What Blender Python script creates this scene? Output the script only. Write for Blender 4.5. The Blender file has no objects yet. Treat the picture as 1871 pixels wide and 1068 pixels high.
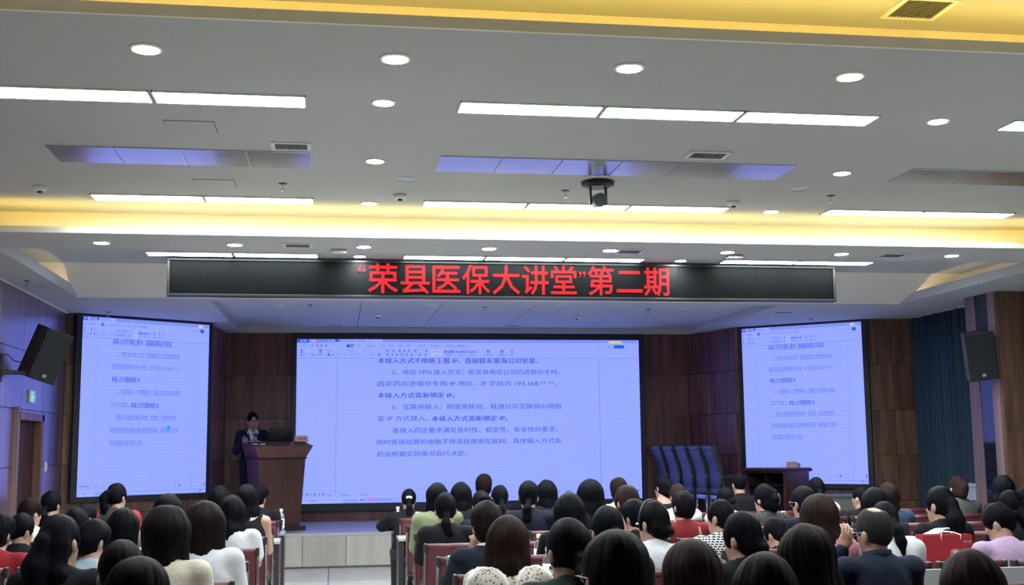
import bpy, bmesh, math, random
import numpy as np
from mathutils import Matrix, Vector

random.seed(7); np.random.seed(7)
SC = bpy.context.scene
COL = SC.collection
R = math.radians

# ---------------------------------------------------------------- camera, world, exposure
cam_d = bpy.data.cameras.new('camera'); cam = bpy.data.objects.new('camera', cam_d); COL.objects.link(cam)
cam_d.sensor_fit = 'HORIZONTAL'; cam_d.sensor_width = 36; cam_d.lens = 36 * 2140 / 1871
cam_d.clip_start = .05; cam_d.clip_end = 100
r_ = Vector((0.98864644, -0.14990141, -0.0103822)); u_ = Vector((-0.00939112, -0.13060124, 0.9913905)); f_ = Vector((0.14996676, 0.98003718, 0.13052619))
cam.matrix_world = Matrix(((r_.x, u_.x, -f_.x, 0), (r_.y, u_.y, -f_.y, 0), (r_.z, u_.z, -f_.z, 1.58), (0, 0, 0, 1)))
SC.camera = cam
W_ = bpy.data.worlds.new('world'); SC.world = W_; W_.use_nodes = True
W_.node_tree.nodes['Background'].inputs[0].default_value = (.55, .62, .75, 1)
W_.node_tree.nodes['Background'].inputs[1].default_value = .02
SC.view_settings.view_transform = 'Standard'; SC.view_settings.look = 'None'
SC.view_settings.exposure = 0.0; SC.view_settings.gamma = 1.0; SC.view_settings.use_curve_mapping = False
PANEL_W = 42.0          # ceiling light panels
DOWN_W = 650.0          # round downlights
COVE_W = 26.0          # warm cove strips
SCREEN_W = 1.0

# ---------------------------------------------------------------- materials
MATS = {}
def srgb(r, g, b):
    f = lambda c: (c / 255 / 12.92) if c / 255 <= .04045 else ((c / 255 + .055) / 1.055) ** 2.4
    return (f(r), f(g), f(b))
def newmat(name):
    m = bpy.data.materials.new(name); m.use_nodes = True
    return m, m.node_tree.nodes, m.node_tree.links, m.node_tree.nodes['Principled BSDF']
def mat(name, col=(.5, .5, .5), rough=.5, metal=0., bump=0., bscale=60., var=.0, spec=.5, trans=0., alpha=1., sheen=0.):
    if name in MATS: return MATS[name]
    m, N, L, b = newmat(name)
    b.inputs['Base Color'].default_value = (*col, 1); b.inputs['Roughness'].default_value = rough
    b.inputs['Metallic'].default_value = metal; b.inputs['Specular IOR Level'].default_value = spec
    b.inputs['Transmission Weight'].default_value = trans
    if sheen: b.inputs['Sheen Weight'].default_value = sheen
    if var or bump:
        tc = N.new('ShaderNodeTexCoord'); nz = N.new('ShaderNodeTexNoise'); nz.inputs['Scale'].default_value = bscale; nz.inputs['Detail'].default_value = 3
        L.new(tc.outputs['Object'], nz.inputs['Vector'])
        if var:
            mx = N.new('ShaderNodeMix'); mx.data_type = 'RGBA'
            mx.inputs['A'].default_value = (*[c * (1 - var) for c in col], 1); mx.inputs['B'].default_value = (*[min(1, c * (1 + var)) for c in col], 1)
            L.new(nz.outputs['Fac'], mx.inputs['Factor']); L.new(mx.outputs['Result'], b.inputs['Base Color'])
        if bump:
            bp = N.new('ShaderNodeBump'); bp.inputs['Strength'].default_value = bump; bp.inputs['Distance'].default_value = .01
            L.new(nz.outputs['Fac'], bp.inputs['Height']); L.new(bp.outputs['Normal'], b.inputs['Normal'])
    MATS[name] = m; return m
def emit(name, col, strength):
    if name in MATS: return MATS[name]
    m, N, L, b = newmat(name)
    b.inputs['Base Color'].default_value = (*[min(1, c) * .03 for c in col], 1); b.inputs['Roughness'].default_value = .6; b.inputs['Specular IOR Level'].default_value = .1
    b.inputs['Emission Color'].default_value = (*col, 1); b.inputs['Emission Strength'].default_value = strength
    MATS[name] = m; return m
def wood(name, c1, c2, rough=.4, sc=(9, 9, .7), spec=.5, grain=1.):
    if name in MATS: return MATS[name]
    m, N, L, b = newmat(name)
    g = N.new('ShaderNodeNewGeometry'); oi = N.new('ShaderNodeObjectInfo')
    mp = N.new('ShaderNodeVectorMath'); mp.operation = 'MULTIPLY'; mp.inputs[1].default_value = sc
    ad = N.new('ShaderNodeVectorMath'); ad.operation = 'ADD'
    sca = N.new('ShaderNodeVectorMath'); sca.operation = 'SCALE'; sca.inputs['Scale'].default_value = 40
    cx = N.new('ShaderNodeCombineXYZ'); L.new(oi.outputs['Random'], cx.inputs['X']); L.new(oi.outputs['Random'], cx.inputs['Z'])
    L.new(cx.outputs[0], sca.inputs[0]); L.new(g.outputs['Position'], mp.inputs[0]); L.new(mp.outputs[0], ad.inputs[0]); L.new(sca.outputs[0], ad.inputs[1])
    n1 = N.new('ShaderNodeTexNoise'); n1.inputs['Scale'].default_value = 1.0; n1.inputs['Detail'].default_value = 6; n1.inputs['Roughness'].default_value = .65; n1.inputs['Distortion'].default_value = .4
    L.new(ad.outputs[0], n1.inputs['Vector'])
    cr = N.new('ShaderNodeValToRGB'); cr.color_ramp.elements[0].position = .32; cr.color_ramp.elements[1].position = .7
    cr.color_ramp.elements[0].color = (*c1, 1); cr.color_ramp.elements[1].color = (*c2, 1)
    L.new(n1.outputs['Fac'], cr.inputs['Fac'])
    br = N.new('ShaderNodeMath'); br.operation = 'MULTIPLY_ADD'; br.inputs[1].default_value = .35; br.inputs[2].default_value = .82
    L.new(oi.outputs['Random'], br.inputs[0])
    mul = N.new('ShaderNodeVectorMath'); mul.operation = 'SCALE'; L.new(cr.outputs['Color'], mul.inputs[0]); L.new(br.outputs[0], mul.inputs['Scale'])
    L.new(mul.outputs[0], b.inputs['Base Color'])
    b.inputs['Roughness'].default_value = rough; b.inputs['Specular IOR Level'].default_value = spec
    bp = N.new('ShaderNodeBump'); bp.inputs['Strength'].default_value = .12 * grain; bp.inputs['Distance'].default_value = .005
    L.new(n1.outputs['Fac'], bp.inputs['Height']); L.new(bp.outputs['Normal'], b.inputs['Normal'])
    MATS[name] = m; return m

M_CEIL = mat('ceiling_paint', (.47, .487, .487), .85, var=.03, bscale=3)
M_BEIGE = mat('warm_white_paint', (.86, .81, .70), .8, var=.03, bscale=3)
M_WOOD = wood('dark_walnut', (.078, .034, .031), (.235, .108, .092), .38)
M_WOODR = wood('brown_walnut', (.085, .045, .034), (.26, .145, .10), .45)
M_WOODP = wood('podium_veneer', (.085, .034, .030), (.15, .062, .052), .32, grain=.4)
M_PILW = wood('pink_walnut', (.16, .10, .10), (.26, .17, .165), .45)
M_WOODL = wood('glossy_walnut', (.085, .052, .052), (.21, .135, .13), .33)
for q_ in (M_WOODL,): q_.node_tree.nodes['Principled BSDF'].inputs['Coat Weight'].default_value = .65; q_.node_tree.nodes['Principled BSDF'].inputs['Coat Roughness'].default_value = .22
M_DOOR = wood('door_wood', (.055, .024, .014), (.12, .056, .032), .75, spec=.15)
M_BLACK = mat('black_plastic', (.012, .013, .015), .45)
M_BEZEL = mat('bezel', (.022, .026, .036), .35)
M_GRILLE = mat('speaker_grille', (.016, .019, .023), .7, bump=.5, bscale=400)
M_CHROME = mat('chrome', (.62, .62, .60), .22, 1.)
M_WHITE = mat('white_plastic', (.75, .76, .77), .45)
M_MAROON = mat('maroon_leather', (.080, .014, .022), .45, bump=.2, bscale=90, var=.12)
M_DESKT = mat('grey_laminate', (.26, .275, .29), .4, var=.04, bscale=8)
M_DARKW = wood('black_walnut', (.012, .010, .014), (.030, .022, .026), .4)
M_VENTD = mat('vent_dark', (.035, .035, .038), .6)
M_REFL = mat('brushed_panel', (.42, .44, .50), .22, .9, bump=.06, bscale=25)
M_TILE = mat('cream_tile', (.78, .78, .71), .2, var=.06, bscale=4)
M_GROUT = mat('grout', (.32, .31, .28), .8)
M_STAGE = mat('stage_floor', (.62, .61, .62), .25, var=.06, bscale=3)
M_FASCIA = wood('grey_stone_wood', (.48, .465, .43), (.62, .605, .56), .45, sc=(7, 7, .5), grain=.6)
M_CURT = mat('navy_curtain', (.016, .045, .085), .85, bump=.3, bscale=300, var=.15, sheen=.15)
M_GLASSD = mat('dark_glass', (.012, .016, .03), .06, spec=.8)
M_PANEL = emit('light_panel', (.90, 1., .97), PANEL_W)
M_DOWN = emit('downlight_lens', (.97, 1., .98), DOWN_W)
M_DOWNF = emit('downlight_lens_far', (.97, 1., .98), DOWN_W * 2.)
M_COVE = emit('cove_strip', (1., .68, .15), COVE_W)

# ---------------------------------------------------------------- mesh helpers
class MB:
    def __init__(s): s.v = []; s.f = []; s.m = []
    def add(s, vs, fs, mi=0):
        o = len(s.v); s.v += [tuple(v) for v in vs]; s.f += [tuple(i + o for i in f) for f in fs]; s.m += [mi] * len(fs); return s
    def box(s, a, b, mi=0, M=None):
        x0, y0, z0 = a; x1, y1, z1 = b
        vs = [(x0, y0, z0), (x1, y0, z0), (x1, y1, z0), (x0, y1, z0), (x0, y0, z1), (x1, y0, z1), (x1, y1, z1), (x0, y1, z1)]
        if M is not None: vs = [M @ Vector(v) for v in vs]
        return s.add(vs, [(3, 2, 1, 0), (4, 5, 6, 7), (0, 1, 5, 4), (1, 2, 6, 5), (2, 3, 7, 6), (3, 0, 4, 7)], mi)
    def hexa(s, bot, top, mi=0):
        return s.add(list(bot) + list(top), [(3, 2, 1, 0), (4, 5, 6, 7), (0, 1, 5, 4), (1, 2, 6, 5), (2, 3, 7, 6), (3, 0, 4, 7)], mi)
    def tube(s, pts, rad, n=10, mi=0, caps=True):
        pts = [Vector(p) for p in pts]; rads = rad if isinstance(rad, (list, tuple)) else [rad] * len(pts)
        rings = []; prev = None
        for i, p in enumerate(pts):
            t = (pts[min(i + 1, len(pts) - 1)] - pts[max(i - 1, 0)]).normalized()
            if prev is None: a = t.orthogonal().normalized()
            else: a = (prev - t * prev.dot(t)).normalized()
            prev = a; b = t.cross(a)
            rings.append([p + (a * math.cos(2 * math.pi * k / n) + b * math.sin(2 * math.pi * k / n)) * rads[i] for k in range(n)])
        vs = [v for r in rings for v in r]; fs = []
        for i in range(len(pts) - 1):
            for k in range(n):
                fs.append((i * n + k, i * n + (k + 1) % n, (i + 1) * n + (k + 1) % n, (i + 1) * n + k))
        if caps: fs.append(tuple(range(n - 1, -1, -1))); fs.append(tuple((len(pts) - 1) * n + k for k in range(n)))
        return s.add(vs, fs, mi)
    def lathe(s, prof, n=16, c=(0, 0, 0), mi=0, caps=True):
        vs = []; fs = []
        for (r, z) in prof:
            vs += [(c[0] + r * math.cos(2 * math.pi * k / n), c[1] + r * math.sin(2 * math.pi * k / n), c[2] + z) for k in range(n)]
        for i in range(len(prof) - 1):
            for k in range(n): fs.append((i * n + k, i * n + (k + 1) % n, (i + 1) * n + (k + 1) % n, (i + 1) * n + k))
        if caps: fs.append(tuple(range(n - 1, -1, -1))); fs.append(tuple((len(prof) - 1) * n + k for k in range(n)))
        return s.add(vs, fs, mi)
    def prism(s, poly, a, b, axis=1, mi=0):
        # poly 2D in the two axes other than `axis`, extruded a..b
        n = len(poly)
        def P(p, t):
            q = [p[0], p[1]]; q.insert(axis, t); return q
        vs = [P(p, a) for p in poly] + [P(p, b) for p in poly]
        fs = [tuple(range(n)), tuple(range(2 * n - 1, n - 1, -1))] + [(i, i + n, (i + 1) % n + n, (i + 1) % n) for i in range(n)]
        return s.add(vs, fs, mi)
    def mesh(s, name, mats, smooth=False, bevel=0., seg=2):
        me = bpy.data.meshes.new(name); me.from_pydata(s.v, [], s.f)
        for m in (mats if isinstance(mats, (list, tuple)) else [mats]): me.materials.append(m)
        if any(s.m): me.polygons.foreach_set('material_index', s.m)
        bm = bmesh.new(); bm.from_mesh(me)
        bmesh.ops.recalc_face_normals(bm, faces=bm.faces)
        if bevel: bmesh.ops.bevel(bm, geom=bm.edges[:], offset=bevel, segments=seg, affect='EDGES', profile=.5, clamp_overlap=True)
        bm.to_mesh(me); bm.free()
        if smooth: me.polygons.foreach_set('use_smooth', [True] * len(me.polygons))
        me.update(); return me
def link(name, me, parent=None, M=None):
    o = bpy.data.objects.new(name, me); COL.objects.link(o)
    if parent is not None: o.parent = parent
    if M is not None: o.matrix_basis = M
    return o
def ob(name, mb, mats, parent=None, M=None, smooth=False, bevel=0., seg=2):
    return link(name, mb.mesh(name, mats, smooth, bevel, seg), parent, M)
def tag(o, label, cat, group=None, kind=None):
    o['label'] = label; o['category'] = cat
    if group: o['group'] = group
    if kind: o['kind'] = kind
    return o
def thing(name, label, cat, M=None, group=None):
    o = bpy.data.objects.new(name, None); COL.objects.link(o); o.empty_display_size = .1
    if M is not None: o.matrix_basis = M
    return tag(o, label, cat, group)
def struct(o, label=None):
    o['kind'] = 'structure'
    if label: o['label'] = label
    return o
def TR(x, y, z, rz=0.): return Matrix.Translation((x, y, z)) @ Matrix.Rotation(rz, 4, 'Z')
def copy_tree(o, M=None):
    c = o.copy(); COL.objects.link(c)
    if M is not None: c.matrix_basis = M
    for ch in o.children:
        d = ch.copy(); COL.objects.link(d); d.parent = c; d.matrix_basis = ch.matrix_basis.copy()
        for g in ch.children:
            e = g.copy(); COL.objects.link(e); e.parent = d; e.matrix_basis = g.matrix_basis.copy()
    return c
ORD = ['first', 'second', 'third', 'fourth', 'fifth', 'sixth', 'seventh', 'eighth', 'ninth', 'tenth', 'eleventh', 'twelfth', 'thirteenth', 'fourteenth']

# ---------------------------------------------------------------- text helper (built-in font)
TXTC = {}
def text_mesh(s, thick=0.):
    k = (s, thick)
    if k in TXTC: return TXTC[k]
    cu = bpy.data.curves.new('text', 'FONT'); cu.body = s; cu.size = 1; cu.resolution_u = 2
    o = bpy.data.objects.new('text', cu); COL.objects.link(o); bpy.context.view_layer.update()
    me = bpy.data.meshes.new_from_object(o.evaluated_get(bpy.context.evaluated_depsgraph_get()))
    bpy.data.objects.remove(o); bpy.data.curves.remove(cu)
    n = len(me.vertices); a = np.zeros(n * 3, np.float32); me.vertices.foreach_get('co', a); a = a.reshape(-1, 3)
    x0, x1 = a[:, 0].min(), a[:, 0].max()
    a[:, 0] = (a[:, 0] - x0) / max(x1 - x0, 1e-6); a[:, 1] = a[:, 1] - .36       # vertical centre of a CJK cell, height ~ .92
    me.vertices.foreach_set('co', a.ravel()); me.update(); me.materials.clear()
    if thick:
        asp = 1 / max(x1 - x0, 1e-6); fs = [tuple(p.vertices) for p in me.polygons]; V = []; F = []
        for q, (dx, dy) in enumerate(((-1, 0), (1, 0), (0, -1), (0, 1)) if thick > .01 else ((-1, 0), (1, 0))):
            o_ = len(V); V += [(v[0] + dx * thick * asp, v[1] + dy * thick, v[2] + q * .0002) for v in a]; F += [tuple(i + o_ for i in f) for f in fs]
        me = bpy.data.meshes.new('text'); me.from_pydata(V, [], F); me.update()
    TXTC[k] = me; return me
def text_ob(name, s, m, origin, ex, ey, w, h, parent=None, thick=0., lift=None):
    """text spanning w along ex from origin (left, vertical centre), CJK cell height h along ey"""
    me = text_mesh(s, thick).copy(); me.materials.append(m)
    ex = Vector(ex); ey = Vector(ey); n = ex.cross(ey)
    X = ex * w; Y = ey * (h / .92); o = Vector(origin)
    Mx = Matrix(((X.x, Y.x, n.x, o.x), (X.y, Y.y, n.y, o.y), (X.z, Y.z, n.z, o.z), (0, 0, 0, 1)))
    a = np.zeros(len(me.vertices) * 3, np.float32); me.vertices.foreach_get('co', a); a = a.reshape(-1, 3)
    A = np.array(Mx)[:3, :3]; a = a @ A.T.astype(np.float32); me.vertices.foreach_set('co', a.ravel()); me.update()
    ob_ = bpy.data.objects.new(name, me); COL.objects.link(ob_)
    if parent is not None: ob_.parent = parent
    ob_.location = o
    return ob_

# ================================================================ STRUCTURE
S, C = 3.40, 3.66                    # soffit and recess ceiling heights
XL, XR = -3.50, 8.60                 # side walls
YBK = -4.0                           # rear wall
LX, RX = -3.02, 7.40                 # side cove lips
Z_ST = .46                           # stage height
Y_ST = 16.24

# floor: slab and tiles
fl = struct(ob('floor', MB().box((XL, YBK, -.12), (XR, 19.0, -.004)), M_GROUT), 'pale cream tiled hall floor')
tile_me = MB().box((-.423, -.423, -.02), (.423, .423, 0)).mesh('tile', M_TILE, bevel=.004, seg=1)
for i in range(14):
    for j in range(10):
        x = XL + .45 + i * .86; y = 8.05 + j * .86
        if x < XR - .3 and y < Y_ST - .2: link('tile', tile_me, fl, Matrix.Translation((x, y, .0)))
near = ob('tile_field', MB().box((XL, YBK, -.004), (XR, 7.62, 0)), M_TILE, fl)

# stage
st = struct(ob('floor_stage', MB().box((-3.4, Y_ST + .02, 0), (8.4, 19.0, Z_ST - .02)).box((-3.45, Y_ST - .03, Z_ST - .04), (8.45, 19.0, Z_ST)), M_STAGE), 'glossy raised stage floor')
x = -3.45; k = 0
while x < 8.4:
    w = [.62, .58, .64, .60][k % 4]; k += 1
    ob('stone_panel', MB().box((x + .004, Y_ST - .02, .02), (min(x + w, 8.45) - .004, Y_ST + .03, Z_ST - .04)), M_FASCIA, st, bevel=.003, seg=1); x += w

# walls -------------------------------------------------------------
PANELC = {}
def panel_wall(name, p0, p1, z0, z1, pw, m, label, zj=None, hole=None, off=0., thick=.16):
    """backing wall p0->p1 (visible side to the right of the walking direction rotated to face room) with proud veneer panels"""
    p0 = Vector((*p0, 0)); p1 = Vector((*p1, 0)); t = (p1 - p0); L_ = t.length; t.normalize(); n = Vector((t.y, -t.x, 0))
    Mw = Matrix(((t.x, -n.x, 0, p0.x), (t.y, -n.y, 0, p0.y), (0, 0, 1, 0), (0, 0, 0, 1)))
    b = MB()
    if hole: (h0, h1, hz) = hole
    if hole:
        b.box((0, .018, z0), (h0, thick, z1)).box((h1, .018, z0), (L_, thick, z1)).box((h0, .018, hz), (h1, thick, z1))
    else: b.box((0, .018, z0), (L_, thick, z1))
    w = struct(ob(name, b, M_DARKW, None, Mw), label)
    zs = zj or [z0, .75, 1.41, 2.06, 2.73, z1]
    zs = [z for z in zs if z0 <= z <= z1]
    xs = [0.]; q = off if off > 0 else pw
    while q < L_ - .05: xs.append(q); q += pw
    xs.append(L_)
    for a, c in zip(xs[:-1], xs[1:]):
        for d, e in zip(zs[:-1], zs[1:]):
            spans = [(a, c, d, e)]
            if hole and c > h0 and a < h1 and d < hz:
                spans = []
                if a < h0: spans.append((a, h0, d, e))
                if c > h1: spans.append((h1, c, d, e))
                if e > hz: spans.append((max(a, h0), min(c, h1), hz, e))
            for (sa, sc, sd, se) in spans:
                if sc - sa < .02 or se - sd < .02: continue
                kx = (round(sc - sa, 3), round(se - sd, 3), m.name)
                if kx not in PANELC:
                    PANELC[kx] = MB().box((.003, 0, .003), (sc - sa - .003, .022, se - sd - .003)).mesh('panel', m, bevel=.0025, seg=1)
                link('panel', PANELC[kx], w, Matrix.Translation((sa, 0, sd)))
    return w, Mw

# left wall: camera side -> stage; door between Y 13.85 and 15.0
wl, Mwl = panel_wall('wall_left', (XL, YBK), (XL, 16.14), 0, S, .98, M_WOODL, 'dark walnut panelled left wall', hole=(13.80 - YBK, 15.02 - YBK, 2.02), off=.38)
panel_wall('wall_front_left', (XL, 16.14), (-1.77, 17.34), 0, S, .9, M_WOODR, 'angled walnut wall carrying the left screen')
panel_wall('wall_return_left', (-1.77, 17.34), (-1.66, 18.80), 0, S, .5, M_WOOD, 'narrow walnut return wall left of the stage')
panel_wall('wall_front', (-1.66, 18.80), (5.82, 18.80), 0, S, .94, M_WOOD, 'dark walnut stage back wall')
panel_wall('wall_return_right', (5.82, 18.80), (6.22, 17.64), 0, S, .6, M_WOOD, 'walnut return wall right of the stage')
panel_wall('wall_front_right', (6.22, 17.64), (7.86, 16.28), 0, S, .9, M_WOODR, 'angled walnut wall carrying the right screen')
panel_wall('wall_corner_right', (7.86, 16.28), (8.50, 16.20), 0, S, .3, M_WOODR, 'walnut strip wall between right screen and curtain')
wr = struct(ob('wall_right', MB().box((XR, YBK, 0), (XR + .15, 16.3, S + .4)), mat('right_wall_paint', (.20, .17, .15), .8)), 'right side wall behind the curtains')
wb = struct(ob('wall_rear', MB().box((XL - .2, YBK - .15, 0), (XR + .2, YBK, C + .2)), M_BEIGE), 'plain wall behind the audience')

# door in left wall
fr = MB(); X_ = XL
d1 = struct(thing('door_1', 'brown wooden double door in the left wall', 'door'))
del d1['category']
f = MB().box((X_ - .12, 13.80, 0), (X_ + .03, 13.90, 2.02)).box((X_ - .12, 14.92, 0), (X_ + .03, 15.02, 2.02)).box((X_ - .12, 13.80, 1.94), (X_ + .03, 15.02, 2.03))
ob('door_frame', f, M_WOODR, d1, bevel=.004, seg=1)
for a, b_ in ((13.90, 14.40), (14.405, 14.92)):
    lf = ob('door_leaf', MB().box((X_ - .10, a, 0.01), (X_ - .06, b_, 1.94)), M_DOOR, d1, bevel=.004, seg=1)
    ob('door_handle', MB().tube([(X_ - .06, (a + b_) / 2 + (.18 if a < 14 else -.18), .95), (X_ - .02, (a + b_) / 2 + (.18 if a < 14 else -.18), .95), (X_ - .02, (a + b_) / 2 + (.08 if a < 14 else -.08), .95)], .01, 8), M_CHROME, lf, smooth=True)
struct(ob('trim_1', MB().box((X_ - .02, 13.75, 0), (X_ + .045, 13.80, 2.08)), M_PILW), 'pale edge strip left of the door')

# right pillars with dark glass strip
def pillar(name, y0, y1, label):
    x0 = 7.95
    p = struct(ob(name, MB().box((x0 + .02, y0, 0), (XR, y1, S)), M_WOODR), label)
    a = (y1 - y0)
    ob('veneer_strip', MB().box((x0, y0 - .002, 0), (x0 + .025, y0 + a * .24, S)), M_PILW, p, bevel=.003, seg=1)
    ob('veneer_strip', MB().box((x0, y1 - a * .34, 0), (x0 + .025, y1 + .002, S)), M_PILW, p, bevel=.003, seg=1)
    ob('glass_strip', MB().box((x0 + .008, y0 + a * .26, 0), (x0 + .022, y1 - a * .36, S)), M_GLASSD, p)
    for i in range(3):
        ob('veneer_board', MB().box((x0 + .026 + i * .2, y0 - .02, 0), (x0 + .022 + (i + 1) * .2, y0 + .001, S)), M_WOODR, p, bevel=.003, seg=1)
    return p
pillar('wall_pillar_1', 13.13, 13.80, 'walnut pillar with dark glass strip behind the right loudspeaker')
pillar('wall_pillar_2', 8.3, 8.97, 'walnut pillar nearer on the right wall')
# curtains
def curtain(name, y0, y1, label, x=8.42):
    n = int((y1 - y0) / .012); rows = [0.03, .5, 1.2, 2.0, 2.8, 3.39]; vs = []; fs = []; ph = random.random() * 6
    for j, z in enumerate(rows):
        for i in range(n + 1):
            y = y0 + (y1 - y0) * i / n
            w = y + .012 * math.sin(z * 1.7 + y * 5)
            d = .035 * math.sin(w * 2 * math.pi / .115 + ph) + .014 * math.sin(w * 2 * math.pi / .31 + 1) + .010 * math.sin(w * 2 * math.pi / .053)
            vs.append((x + d * (1 - .15 * z / 3.4), y, z))
    m = n + 1
    for j in range(len(rows) - 1):
        for i in range(n): fs.append((j * m + i, j * m + i + 1, (j + 1) * m + i + 1, (j + 1) * m + i))
    mb = MB().add(vs, fs)
    c = thing(name, label, 'curtain')
    o = ob('drape', mb, M_CURT, c, smooth=True)
    sm = o.modifiers.new('thickness', 'SOLIDIFY'); sm.thickness = .006
    ob('rail', MB().box((x - .02, y0, 3.385), (x + .02, y1, 3.399)), M_WHITE, c)
curtain('window_curtain', 13.84, 16.12, 'pleated dark blue curtain between right screen and pillar')
curtain('window_curtain', 9.0, 13.08, 'pleated dark blue curtain nearer than the loudspeaker pillar')

# ================================================================ CEILING
# recess slab
struct(ob('ceiling', MB().box((XL, YBK, C), (XR, 14.6, C + .15)), M_CEIL), 'smooth grey-white recessed ceiling')
def cove_beam(name, y0, y1, label):
    b = MB()
    b.box((LX, y0 + .02, S), (RX, y0 + .45, S + .02)); b.box((LX, y0 + .45, S), (RX, y1, C))
    o = struct(ob(name, b, M_CEIL), label)
    ob('cove_lip', MB().box((LX, y0, S), (RX, y0 + .02, S + .052)), M_BEIGE, o)
    ob('cove_back', MB().box((LX, y0 + .44, S + .02), (RX, y0 + .449, C)), M_BEIGE, o)
    ob('light_strip', MB().box((LX + .05, y0 + .035, S + .022), (RX - .05, y0 + .06, S + .032)), M_COVE, o)
    return o
cove_beam('ceiling_beam_1', 4.92, 5.75, 'near dropped ceiling beam with warm cove light')
cove_beam('ceiling_beam_2', 10.13, 10.98, 'far dropped ceiling beam with warm cove light')
cove_beam('ceiling_beam_3', -.30, .55, 'dropped ceiling beam above the camera')
M_COVE2 = emit('cove_strip_soft', (1., .80, .50), COVE_W * .22)
for nm, xa, xb, lip in (('ceiling_soffit_left', XL, LX, 1), ('ceiling_soffit_right', RX, XR, -1)):
    b = MB().box((xa, YBK, S), (xb - .02, 14.48, S + .02)) if lip > 0 else MB().box((xa + .02, YBK, S), (xb, 14.48, S + .02))
    o = struct(ob(nm, b, M_CEIL), 'dropped soffit along the %s wall' % nm.split('_')[-1])
    e = xb if lip > 0 else xa
    ob('cove_lip', MB().box((e - (.02 if lip > 0 else 0), YBK, S + .0), (e + (0 if lip > 0 else .02), 14.46, S + .11)), M_CEIL, o)
    bx = e - lip * .34
    ob('cove_back', MB().box((bx - .01, YBK, S + .02), (bx + .01, 14.6, C)), M_BEIGE, o)
    for ya, yb in ((5.8, 10.1), (11.0, 14.2)):
        ob('light_strip', MB().box((e - lip * .06 - .01, ya, S + .022), (e - lip * .06 + .01, yb, S + .030)), M_COVE2, o)
# sloping bulkhead down to the stage soffit
sl = MB().add([(LX - .35, 13.45, C), (RX + .35, 13.45, C), (RX + .35, 14.48, S), (LX - .35, 14.48, S), (LX - .35, 13.45, C + .1), (RX + .35, 13.45, C + .1), (RX + .35, 14.48, C + .1), (LX - .35, 14.48, C + .1)],
              [(3, 2, 1, 0), (4, 5, 6, 7), (0, 1, 5, 4), (1, 2, 6, 5), (2, 3, 7, 6), (3, 0, 4, 7)])
struct(ob('ceiling_bulkhead', sl, M_BEIGE), 'sloping beige bulkhead behind the banner')
# stage ceiling: flat ring and raised tray
TX0, TX1, TY0, TY1 = -1.50, 5.82, 14.75, 18.62
o = struct(ob('ceiling_stage', MB().box((XL, 14.48, S), (TX0, 19, S + .25)).box((TX1, 14.48, S), (XR, 19, S + .25)).box((TX0, 14.48, S), (TX1, TY0, S + .25)).box((TX0, TY1, S), (TX1, 19, S + .25)), M_CEIL), 'white stage ceiling around a shallow tray')
xs = [TX0, .36, 1.42, 2.72, 4.1, TX1]
for a, b_ in zip(xs[:-1], xs[1:]):
    ob('tray_board', MB().box((a + .004, TY0 - .02, S + .09), (b_ - .004, TY1 + .02, S + .12)), M_CEIL, o)
ob('tray_backing', MB().box((TX0, TY0, S + .125), (TX1, TY1, S + .14)), M_VENTD, o)
# crown trims of the room
struct(ob('trim_2', MB().box((XL, YBK, S - .012), (XL + .03, 16.1, S)), M_BEIGE), 'thin trim over the left wall')

# ---------------------------------------------------------------- ceiling fixtures
def light_panel(x0, x1, y0, y1, label, z=C):
    t = thing('ceiling_light', label, 'light panel', Matrix.Translation(((x0 + x1) / 2, (y0 + y1) / 2, z)), 'rectangular ceiling light panels')
    w, d = (x1 - x0) / 2, (y1 - y0) / 2; e = .008
    ob('frame', MB().box((-w, -d, -.012), (w, -d + e, 0)).box((-w, d - e, -.012), (w, d, 0)).box((-w, -d, -.012), (-w + e, d, 0)).box((w - e, -d, -.012), (w, d, 0)), M_WHITE, t)
    ob('diffuser', MB().box((-w + e, -d + e, -.009), (w - e, d - e, -.001)), M_PANEL, t)
def panel_rows(yc, what, left=2, right=2):
    P = .905; d = .115
    for i in range(left): light_panel(-1.975 + i * P, -1.975 + (i + 1) * P - .014, yc - d, yc + d, '%s panel of the left pair in the %s' % (('left-hand', 'right-hand')[i], what))
    for i in range(3): light_panel(.745 + i * P, .745 + (i + 1) * P - .014, yc - d, yc + d, '%s panel of the central three in the %s' % (('left', 'middle', 'right')[i], what))
    for i in range(right): light_panel(4.38 + i * P, 4.38 + (i + 1) * P - .014, yc - d, yc + d, '%s panel of the right pair in the %s' % (('left-hand', 'right-hand')[i], what))
panel_rows(6.96, 'bright row nearest the camera')
panel_rows(9.86, 'bright row just before the far yellow cove')
panel_rows(12.72, 'bright row just above the banner')


DL_R = MB().lathe([(.062, 0), (.078, 0), (.078, -.006), (.062, -.010), (.062, 0)], 24, caps=False).mesh('rim', M_WHITE, smooth=False)
DL_L = MB().lathe([(.001, -.004), (.062, -.004), (.062, -.001)], 24).mesh('lens', M_DOWN)
DL_F = MB().lathe([(.001, -.004), (.062, -.004), (.062, -.001)], 24).mesh('lens', M_DOWNF)
def downlight(x, y, z, label, group):
    t = thing('downlight', label, 'downlight', Matrix.Translation((x, y, z)), group)
    link('rim', DL_R, t); link('lens', DL_F if 10 < y < 11 else DL_L, t)
for i in range(8):
    x = -2.03 + i * 1.146
    downlight(x, 10.58, S, '%s round downlight from the left on the soffit beyond the far yellow cove' % ORD[i], 'downlights on the far beam')
for i in range(4):
    x = -.86 + i * 1.133
    downlight(x, 5.345, S, '%s round downlight from the left on the near dark soffit' % ORD[i], 'downlights on the near beam')
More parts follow.
